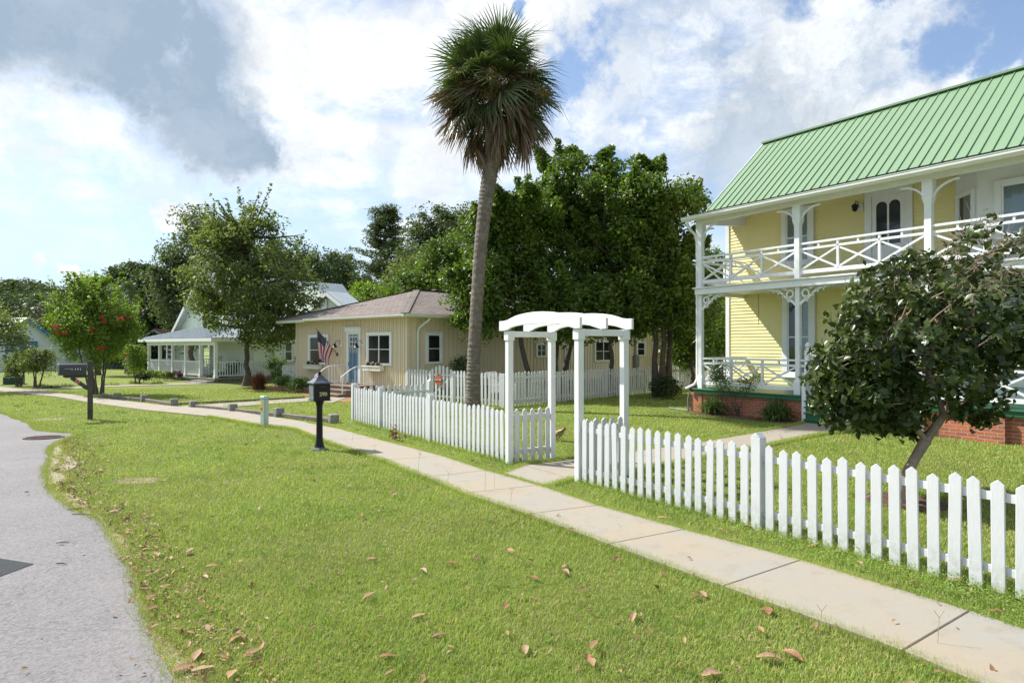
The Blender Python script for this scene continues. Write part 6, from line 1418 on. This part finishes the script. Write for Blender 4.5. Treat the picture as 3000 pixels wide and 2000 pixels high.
# rose bush
b = G(2160, 1219); t = thing('rose_bush', 'thin leggy rose bush with pale blooms and red buds against the brick base', 'shrub', b); tm = MB(); rr = random.Random(2); tips = []
for i in range(7):
    e = Vector((rr.uniform(-.75, .55)*.9, rr.uniform(-.2, .25), rr.uniform(.55, 1.15))); q = limb(tm, (rr.uniform(-.06, .06), 0, 0), e, .012, .004, 6, -.2, .08, 5, rr); tips += [q[3], q[4], q[5], q[6]]
    e2 = e+Vector((rr.uniform(-.3, .3), rr.uniform(-.1, .1), rr.uniform(.0, .2))); tips += limb(tm, q[4], e2, .006, .003, 3, 0, .1, 4, rr)[1:]
build('stems', tm, M_['bark'], t, fixn=False); cl = np.array([list(p) for p in tips]); crown_mesh('foliage', cl, np.full(len(cl), .08), 1900, .055, M_['lf_shrub'], t, (0, 0, .5), 3)
crown_mesh('pale_blooms', cl[::2]+np.array([0, 0, .02]), np.full(len(cl[::2]), .07), 330, .04, M_['fl_white'], t, (0, 0, .5), 4)
for i in range(5): q = cl[(i*7+3) % len(cl)]; crown_mesh('red_bloom', [q], [.016], 26, .04, M_['fl_red'], t, q, 5+i)
# bed in front of the pale green porch
for i, (px, py, w_, mt, lab) in enumerate([(395, 1107, 14, 'lf_yellow', 'yellow-green dwarf shrub at the far end of the porch bed'), (416, 1108, 11, 'lf_yellow', 'small yellow-green shrub second from the far end of the porch bed'), (440, 1112, 15, 'lf_yellow', 'round yellow-green shrub in the middle of the porch bed'), (462, 1113, 12, 'lf_yellow', 'low yellow-green shrub beside the broad one in the porch bed'), (485, 1115, 18, 'lf_yellow', 'broad yellow-green shrub in front of the balustrade'), (430, 1102, 34, 'lf_purple', 'purple-leaved shrub mass behind the dwarf shrubs'), (515, 1114, 20, 'lf_purple', 'purple-leaved shrub at the end of the bed near the porch steps')]):
    b = G(px, py); k_ = b.y/FPX; bush('dwarf_shrub', lab, b, w_*k_, 13*k_, 1500, .075, mt, 140+i, 'shrubs in the bed before the pale green porch', sg=.06, spikes=3)
for i, (px, py, rp, hp, mt, lab) in enumerate([(695, 1113, 32, 26, 'lf_dark', 'big dark rounded shrub in front of the porch side rail'), (622, 1119, 14, 8, 'lf_yellow', 'low bright plant by the porch step'), (652, 1119, 11, 10, 'lf_shrub', 'small green plant between the porch step and dark shrub'), (775, 1112, 30, 26, 'lf_dark', 'dark shrub behind the ornamental grass'), (810, 1095, 24, 38, 'lf_shrub', 'tall green shrub against the side of the porch house'), (415, 1090, 18, 12, 'lf_dark', 'dark clipped shrub beside the far porch corner')]):
    b = G(px, py) if py > 1100 else B_(px, 30.5); k_ = b.y/FPX; bush('green_shrub', lab, b, rp*k_, hp*k_, 2200, .09, mt, 160+i, sg=.11)
for i, (px, py, s) in enumerate([(150, 1137, 24), (196, 1134, 20), (330, 1127, 24), (392, 1123, 12), (120, 1135, 12), (460, 1122, 14)]):
    b = G(px, py); t = thing('perennial_clump', ['grey-green tufted clump lying below the grey mailbox', 'grey-green tufted clump just beyond the grey mailbox brace', 'wispy grassy clump along the far walk behind the red-flowered tree', 'wispy little clump along the far walk past the red-flowered tree', 'small tufted clump at the foot of the small round tree', 'wispy clump nearest the porch bed on the far walk'][i], 'plant', b, 0, 'tufted clumps along the far walk'); blades('leaf_clump', t, 420, .26, .014, M_['lf_grass' if i in (2, 3, 5) else 'lf_maple'], 40+i, .2+s*.006, .7, s*.007)
# purple flowers by the short fence, wreath-like dark bush by the gate
b = HT.w(-1.2, 1.3); fs = bush('flowering_shrub', 'tall shrub with violet blooms behind the short fence stretch', Vector((b.x, b.y, 0)), .75, .62, 3000, .08, 'lf_dark', 180, sg=.14)
crown_mesh('violet_blooms', np.random.default_rng(1).normal(size=(40, 3))*np.array([.45, .4, .25])+np.array([0, -.2, 1.05]), np.full(40, .03), 420, .05, M_['fl_purple'], fs, (0, 0, .6), 3)
b = f1.w(g1-.35, .9); t = bush('dark_shrub', 'small dark leafy shrub rising behind the arched gate', Vector((b.x, b.y, 0)), .42, .32, 2600, .07, 'lf_dark', 181, cz=1.1, sg=.09)
# pots in the window boxes
for (u, v, zt), lab in ((box1, 'flag'), (box2, 'railing')):
    for i in range(3):
        x = u+(v-u)*(.22+.28*i); q = HT.w(x, -.16, zt-.01); white = (i == 1)
        t = thing('flowering_plant', f"{'white' if white else 'orange'} flowering potted plant {['at the far end', 'in the middle', 'at the near end'][i]} of the window box by the {lab}", 'plant', q, 0, 'potted flowers in the window boxes')
        build('pot', MB().lathe([(.045, -.07), (.06, .03)], (0, 0, 0), 10), M_['boxgreen'], t)
        crown_mesh('foliage', [(0, 0, .07)], [.035], 120, .05, M_['lf_dark'], t, (0, 0, 0), 5+i); crown_mesh('blooms', [(0, 0, .13)], [.022], 50, .04, M_['fl_white' if white else 'fl_orange'], t, (0, 0, 0), 9+i)
# ================================================================ lawn: blades, clover, litter
def inpoly(P, poly):
    poly = np.asarray(poly, float); x, y = P[:, 0], P[:, 1]; c = np.zeros(len(P), bool); j = len(poly)-1
    for i in range(len(poly)):
        xi, yi = poly[i]; xj, yj = poly[j]; m = ((yi > y) != (yj > y)) & (x < (xj-xi)*(y-yi)/(yj-yi+1e-12)+xi); c ^= m; j = i
    return c
SWP = [(p.x, p.y) for p in SWL]+[(p.x, p.y) for p in reversed(SWR)]
def shrink(poly_l, poly_r, d):
    L_ = []; R_ = []
    for a, b_ in zip(poly_l, poly_r):
        v = (b_-a).normalized()*d; L_.append(((a+v).x, (a+v).y)); R_.append(((b_-v).x, (b_-v).y))
    return L_+R_[::-1]
SW_IN = shrink(SWL, SWR, .035); WK_IN = shrink([w[0] for w in WK], [w[1] for w in WK], .03)
verge_poly = outer+[(-.9, -8), (-60, -8), (-60, 40)]
def noise2(P, s, seed=0):
    r = np.random.default_rng(seed); v = 0
    for k in range(5):
        a = r.uniform(0, 6.28); f = s*r.uniform(.6, 2.2); v = v+np.sin(P[:, 0]*f*math.cos(a)+P[:, 1]*f*math.sin(a)+r.uniform(0, 6.28))
    return v/5
def scatter(n, dmin, dmax, r, xw=.92, power=2.):
    D_ = dmin*(dmax/dmin)**r.random(n); X = r.uniform(-xw, xw, n)*D_; return np.stack([X, D_], 1)
EYEP = np.array([0., 0.])
def grass(name, n, dmin, dmax, L_, W, mat, seed, mask=None, lay=.9, label=None, segs=2):
    r = np.random.default_rng(seed); P = scatter(n, dmin, dmax, r)
    keep = ~inpoly(P, road_poly) & ~inpoly(P, SW_IN) & ~inpoly(P, WK_IN)
    if mask is not None: keep &= mask(P, r)
    P = P[keep]; n = len(P); D_ = P[:, 1]; az = r.uniform(0, 6.283, n); ll = L_*r.uniform(.45, 1.25, n)*(1+.25*noise2(P, 1.3, 2)); w = np.maximum(W, D_*.00075)*r.uniform(.7, 1.3, n); lean = r.uniform(.1, lay, n)*ll
    dx, dy = np.cos(az), np.sin(az); sx, sy = -dy*w/2, dx*w/2; z0 = np.zeros(n); h = ll*np.sqrt(np.maximum(.05, 1-(lean/ll/1.15)**2))
    a = np.stack([P[:, 0]+sx, P[:, 1]+sy, z0], 1); b_ = np.stack([P[:, 0]-sx, P[:, 1]-sy, z0], 1)
    m1 = np.stack([P[:, 0]+dx*lean*.35+sx*.8, P[:, 1]+dy*lean*.35+sy*.8, h*.62], 1); m2 = np.stack([P[:, 0]+dx*lean*.35-sx*.8, P[:, 1]+dy*lean*.35-sy*.8, h*.62], 1); tip = np.stack([P[:, 0]+dx*lean, P[:, 1]+dy*lean, h*(1-.25*lean/ll)], 1)
    V = np.stack([a, b_, m2, m1, tip], 1).reshape(-1, 3); o = (np.arange(n)*5)[:, None]; F_ = np.concatenate([o+np.array([0, 1, 2, 3]), o+np.array([3, 2, 4, 4])], 1).reshape(-1, 4)
    ob_ = np_tri_quads(name, V, F_, M_[mat], None); return tag(ob_, label, 'grass', kind='stuff')
def dens(P, r):
    v = noise2(P, 1.1, 5)+.5*noise2(P, 4., 6); bed = inpoly(P, [tuple(p[:2]) for p in [G(2005, 1205), G(2110, 1222), G(2290, 1240), G(2352, 1244), G(2352, 1226), G(2200, 1200), G(2040, 1190)]])
    pb = inpoly(P, [tuple(G(*q)[:2]) for q in [(715, 1148), (770, 1143), (850, 1146), (900, 1160), (1010, 1178), (1180, 1160), (1100, 1140), (830, 1128)]])
    hs = np.array([(-.05, -.1)]); q = P-np.array([HY.o.x, HY.o.y]); ly = q@np.array([HY.y.x, HY.y.y]); lx = q@np.array([HY.x.x, HY.x.y]); house = (ly > -.02) & (lx > -.1)
    road_edge = inpoly(P, verge_poly)
    for (x_, y_, a_, b_) in BARE:
        c_ = G(x_, y_); dd = np.hypot((P[:, 0]-c_.x)/a_, (P[:, 1]-c_.y)/(b_*2.2)); pb |= (dd < 1.15) & (r.random(len(P)) < np.clip(1.1-dd*.9, 0, .5))
    return (r.random(len(P)) < np.clip(1.05-.9*np.clip(v-.25, 0, 1), .15, 1)) & ~bed & ~pb & ~house & ~(road_edge & (r.random(len(P)) < .3)) & (np.hypot(P[:, 0]-cb.x, P[:, 1]-cb.y) > .42)
grass('lawn_grass', 620000, 2.6, 26, .044, .0036, 'lf_grass', 1, dens, 1.05, 'short mown green grass growing over the lawns')
grass('dry_grass', 210000, 2.6, 22, .035, .003, 'lf_straw', 2, lambda P, r: dens(P, r) & (r.random(len(P)) < np.clip(.18+1.5*noise2(P, 1.6, 9)+.5*noise2(P, 5., 19), .07, 1)), 1.05, 'dry straw-coloured blades mixed into the lawn')
def weedmask(P, r):
    fr = np.stack([P[:, 0]-FL.x, P[:, 1]-FL.y], 1)@np.array([VD[0], VD[1]]); near = (fr > -.42) & (fr < .12) & (P[:, 1] < 15)
    return dens(P, r) & (near | (noise2(P, 2.2, 12) > .38))
# clover and weeds: little rounded leaves
r = np.random.default_rng(31); P = scatter(330000, 2.6, 17, r); keep = ~inpoly(P, road_poly) & ~inpoly(P, SW_IN) & ~inpoly(P, WK_IN) & weedmask(P, r); P = P[keep]; n = len(P)
fr = np.stack([P[:, 0]-FL.x, P[:, 1]-FL.y], 1)@np.array([VD[0], VD[1]]); strip = (fr > -.42) & (fr < .12); hz = r.random(n)*np.where(strip, .085, .045)
C = np.stack([P[:, 0], P[:, 1], .008+hz], 1); N = unit(r.normal(size=(n, 3))*.45+np.array([0, 0, 1.])); ln = np.maximum(.013, P[:, 1]*.0016)*r.uniform(.7, 1.4, n); V, F_ = leaf_quads(C, N, r.normal(size=(n, 3)), ln, ln*.8)
tag(np_mesh('clover', V, F_, M_['lf_weed']), 'low clover and weeds creeping along fence and pavement', 'ground cover', kind='stuff')
# taller tufts
r = np.random.default_rng(44); PC = scatter(1100, 2.7, 20, r); PC = PC[~inpoly(PC, road_poly) & ~inpoly(PC, SW_IN) & ~inpoly(PC, WK_IN)]; PC = PC[dens(PC, r)]
P = np.repeat(PC, 34, 0)+r.normal(size=(len(PC)*34, 2))*np.repeat(r.uniform(.02, .07, len(PC)), 34)[:, None]; P = P[~inpoly(P, SW_IN)]; n = len(P)
az = r.uniform(0, 6.283, n); ll = r.uniform(.035, .095, n); w = np.maximum(.0034, P[:, 1]*.0007); lean = ll*r.uniform(.2, .95, n); dx, dy = np.cos(az), np.sin(az); sx, sy = -dy*w/2, dx*w/2
V = np.stack([np.stack([P[:, 0]+sx, P[:, 1]+sy, 0*az], 1), np.stack([P[:, 0]-sx, P[:, 1]-sy, 0*az], 1), np.stack([P[:, 0]+dx*lean, P[:, 1]+dy*lean, ll*.8], 1)], 1).reshape(-1, 3)
tag(np_mesh('grass_tufts', V, np.arange(3*n).reshape(n, 3), M_['lf_weed']), 'darker coarse grass tufts dotted over the lawns', 'grass', kind='stuff')
# grass fringe leaning over the pavement edge and a few tall stalks
def edge_tufts(name, lines, n, L_, mat, seed, label):
    r = np.random.default_rng(seed); segs_ = []
    for ln_ in lines:
        q = np.array([[p[0], p[1]] for p in ln_]); d = np.linalg.norm(np.diff(q, axis=0), axis=1); s = np.concatenate([[0], np.cumsum(d)]); k_ = r.random(n)*s[-1]; segs_.append(np.stack([np.interp(k_, s, q[:, 0]), np.interp(k_, s, q[:, 1])], 1))
    P = np.concatenate(segs_)+r.normal(size=(n*len(lines), 2))*.032; P = P[(P[:, 1] > 2.4) & (P[:, 1] < 22)]; n = len(P)
    az = r.uniform(0, 6.283, n); ll = L_*r.uniform(.5, 1.3, n); w = np.maximum(.0028, P[:, 1]*.0006); lean = ll*r.uniform(.1, .8, n); dx, dy = np.cos(az), np.sin(az); sx, sy = -dy*w/2, dx*w/2
    a = np.stack([P[:, 0]+sx, P[:, 1]+sy, 0*az], 1); b_ = np.stack([P[:, 0]-sx, P[:, 1]-sy, 0*az], 1); c = np.stack([P[:, 0]+dx*lean, P[:, 1]+dy*lean, ll*.85], 1)
    V = np.stack([a, b_, c], 1).reshape(-1, 3); return tag(np_mesh(name, V, np.arange(3*n).reshape(n, 3), M_[mat]), label, 'grass', kind='stuff')
edge_tufts('edge_grass', [SWL[:12*11], SWR[:12*10], [w[0] for w in WK], [w[1] for w in WK]], 26000, .075, 'lf_grass', 7, 'longer grass fringe overhanging the pavement edges')
edge_tufts('road_edge_grass', [ROAD, outer], 16000, .06, 'lf_grass', 12, 'ragged grass fringe creeping over the asphalt edge')
edge_tufts('dry_edge_grass', [ROAD, outer], 7000, .05, 'lf_straw', 13, 'dry straw fringe along the asphalt edge')
fl_line = [FA.w(xc, -.01), FA.w(0, -.01)]; fr_line = [FA.w(AW, -.01), FA.w(AW+5, -.01)]
edge_tufts('fence_grass', [fl_line, fr_line], 7000, .09, 'lf_grass', 8, 'longer grass tufts growing up between the fence pickets')
# leaf litter along the road
def leaves_flat(P, size, r, z=.03):
    n = len(P); C = np.stack([P[:, 0], P[:, 1], z+r.random(n)*.02], 1); N = unit(r.normal(size=(n, 3))*.35+np.array([0, 0, 1.])); ln = size*np.exp(r.normal(size=n)*.42)*.85; return leaf_quads(C, N, r.normal(size=(n, 3)), ln, ln*r.uniform(.3, .5, n), .18)
r = np.random.default_rng(9); q = np.array(outer); d = np.linalg.norm(np.diff(q, axis=0), axis=1); s = np.concatenate([[0], np.cumsum(d)]); k_ = r.random(6200)*s[-1]
P = np.stack([np.interp(k_, s, q[:, 0]), np.interp(k_, s, q[:, 1])], 1); off = np.abs(r.normal(size=len(P)))*.30-.05*(1+.8*noise2(P, 2.5, 3)); P = P+np.stack([off, off*.25], 1)+r.normal(size=P.shape)*.03; P = P[(P[:, 1] < 12) & (P[:, 1] > 2.5)]
V, F_ = leaves_flat(P, .040, r, .018); tag(np_tri_quads('leaf_litter', V, F_, M_['lf_litter'], None), 'small dry brown leaves drifted along the road edge', 'leaf litter', kind='stuff')
P = scatter(1900, 2.8, 14, r); P = P[~(inpoly(P, road_poly) | inpoly(P, SWP)) | (r.random(len(P)) < .09)]; V, F_ = leaves_flat(P, .04, r, .035); tag(np_tri_quads('scattered_leaves', V, F_, M_['lf_litter'], None), 'small dry leaf scraps scattered over lawn and walk', 'leaf litter', kind='stuff')
# large fallen magnolia leaves
M_['bigleaf'] = pbr('dry_magnolia_leaf', (.30, .135, .06), .5, .35, 30, .3, 60); M_['bigleaf2'] = pbr('pale_dry_magnolia_leaf', (.36, .23, .13), .6, .3, 30, .3, 60)
bl_me = []
for k in range(6):
    rr = random.Random(k); m = MB(); n_ = 9; P = []; L_ = .15; W_ = .074
    for i in range(n_+1):
        u = i/n_; w = W_*math.sin(math.pi*min(1, u*.98+.01))**.75/2+.001; z_ = .012+.016*(.4+.2*k)*math.sin(math.pi*u); c_ = .35+.5*rr.random() if i == 0 else c_
        for s in (-1, -.5, 0, .5, 1): P.append(((u-.5)*L_, s*w*(1-.25*c_*abs(s)), z_+c_*w*.9*abs(s)**1.5*(1 if k % 3 else .4)))
    m.add(P, [(5*i+j, 5*i+j+1, 5*i+j+6, 5*i+j+5) for i in range(n_) for j in range(4)])
    o = build('fallen_leaf', m, M_['bigleaf' if k % 2 else 'bigleaf2'], smooth=True, fixn=False); bl_me.append(o.data); bpy.data.objects.remove(o)
LP = [(556, 1619, 1.0), (1325, 1659, 1.1), (1403, 1647, 1.0), (1566, 1702, .9), (1655, 1668, .9), (1656, 1685, 1.), (1226, 1815, 1.), (1483, 1787, .9), (1855, 1820, 1.2), (2250, 1800, 1.3), (2256, 1945, 1.5), (2320, 1935, 1.3), (590, 1975, 1.3), (540, 1970, 1.2), (1286, 1875, .9), (1135, 1935, 1.), (1540, 1915, .9), (1722, 1940, .9), (2060, 1750, 1.0), (2040, 1760, 1.), (1240, 1680, .9), (1090, 1645, .8), (2085, 1990, 1.3), (3230/1.1, 1560, .1), (2385, 1605, 1.), (2420, 1600, .9), (2520, 1660, .9), (2620, 1720, .9), (2150, 1590, .9), (2190, 1552, .9), (1940, 1523, 1.1), (1790, 1517, .9), (2840, 1740, .8), (1390, 1357, .8), (1232, 1337, .9), (2820, 1712, 1.), (1160, 1250, .8), (1075, 1273, 1.), (1490, 1265, .01), (910, 1370, .8), (820, 1405, .9), (790, 1302, .8), (650, 1390, .8), (1470, 1480, .8), (1560, 1517, .8), (2920, 1800, .9), (380, 1660, .7), (600, 1700, .8), (1750, 1480-10, .7), (2350, 1580, .8)]
rr = random.Random(77)
for i, (x, y, s) in enumerate(LP):
    if s < .3: continue
    q = G(x, y); o = link('fallen_leaf', bl_me[i % 6]); o.location = (q.x, q.y, .022); o.rotation_euler = (rr.uniform(-.12, .12), rr.uniform(-.12, .12), rr.uniform(0, 6.28)); o.scale = (s*.66, s*.66, s*.45)
    side = 'in the strip between fence and pavement' if x > 1900 and y < 1760 or (x < 1420 and y < 1380 and x > 1000) else 'on the front lawn'
    tag(o, f'large dry brown leathery leaf lying {side}', 'leaf', 'large fallen leaves')
# dead frond behind the arbour, dead branch at the fence, twigs on the road
b = G(1640, 1294); t = thing('dead_palm_frond', 'tan dead palm frond lying on the grass behind the arbour', 'palm frond', (b.x, b.y, .02), R(-30))
V, F_ = deadfan(np.random.default_rng(5), 30, .38, .1, .03); np_mesh('fan', V, F_, M_['lf_straw'], t); t.children[0].matrix_local = Matrix.Translation((.12, 0, .26)) @ Matrix.Rotation(R(58), 4, 'Y')
b = G(1165, 1290); b = G(1180, 1293); t = thing('dead_branch', 'small fallen branch with curled rust-brown leaves leaning on the picket fence', 'branch', b, HY.rot); tm = MB(); rr = random.Random(6); cl = []
for i in range(6):
    q = limb(tm, (rr.uniform(-.3, 0), -.12, .03), (rr.uniform(-.4, .5), rr.uniform(-.15, -.06), rr.uniform(.06, .32)), .006, .002, 4, -.1, .08, 4, rr); cl += [list(p) for p in q[1:]]
build('twigs', tm, M_['twig'], t, fixn=False); crown_mesh('dry_leaves', cl, np.full(len(cl), .03), 160, .05, M_['lf_litter'], t, (0, 0, 0), 3, curl=.3)
for i, (x, y, a, l, lab) in enumerate([(222, 1497, 10, .16, 'short broken stick on the asphalt nearest the sandy patch'), (245, 1512, -6, .26, 'thin curved stick at the asphalt edge by the grass'), (184, 1595, 14, .10, 'stubby dark stick in the middle of the asphalt'), (180, 1658, -8, .09, 'reddish stick on the asphalt near the dark patch')]):
    q = G(x, y); m = MB(); m.tube([(-l/2, 0, .008), (0, .006, .012), (l/2, 0, .008)], [.004, .005, .003], 5); o = build('stick', m, M_['rust' if i == 3 else 'bark']); o.location = (q.x, q.y, .013); o.rotation_euler = (0, 0, R(a)); tag(o, lab, 'stick', 'sticks on the asphalt')
# seed stalks by the pavement
for i, (x, y, h) in enumerate([(1032, 1300, .25), (1095, 1330, .16), (1225, 1390, .36), (1420, 1445, .42), (1447, 1440, .40), (1495, 1480, .2), (1310, 1425, .2), (2400, 1870, .2), (2745, 1900, .22)]):
    q = G(x, y); m = MB(); rr = random.Random(i)
    m.tube([(0, 0, 0), (.01, 0, h*.5), (.02, .01, h*.8)], .0018, 4, caps=False)
    for s in (-1, 1): m.tube([(.02, .01, h*.8), (.02+s*.03, .01, h)], .0018, 4, caps=False)
    o = build('grass_stalk', m, M_['lf_straw'], fixn=False); o.location = q; tag(o, 'thin forked seed stalk standing at the pavement edge', 'grass stalk', 'forked seed stalks along the pavement')
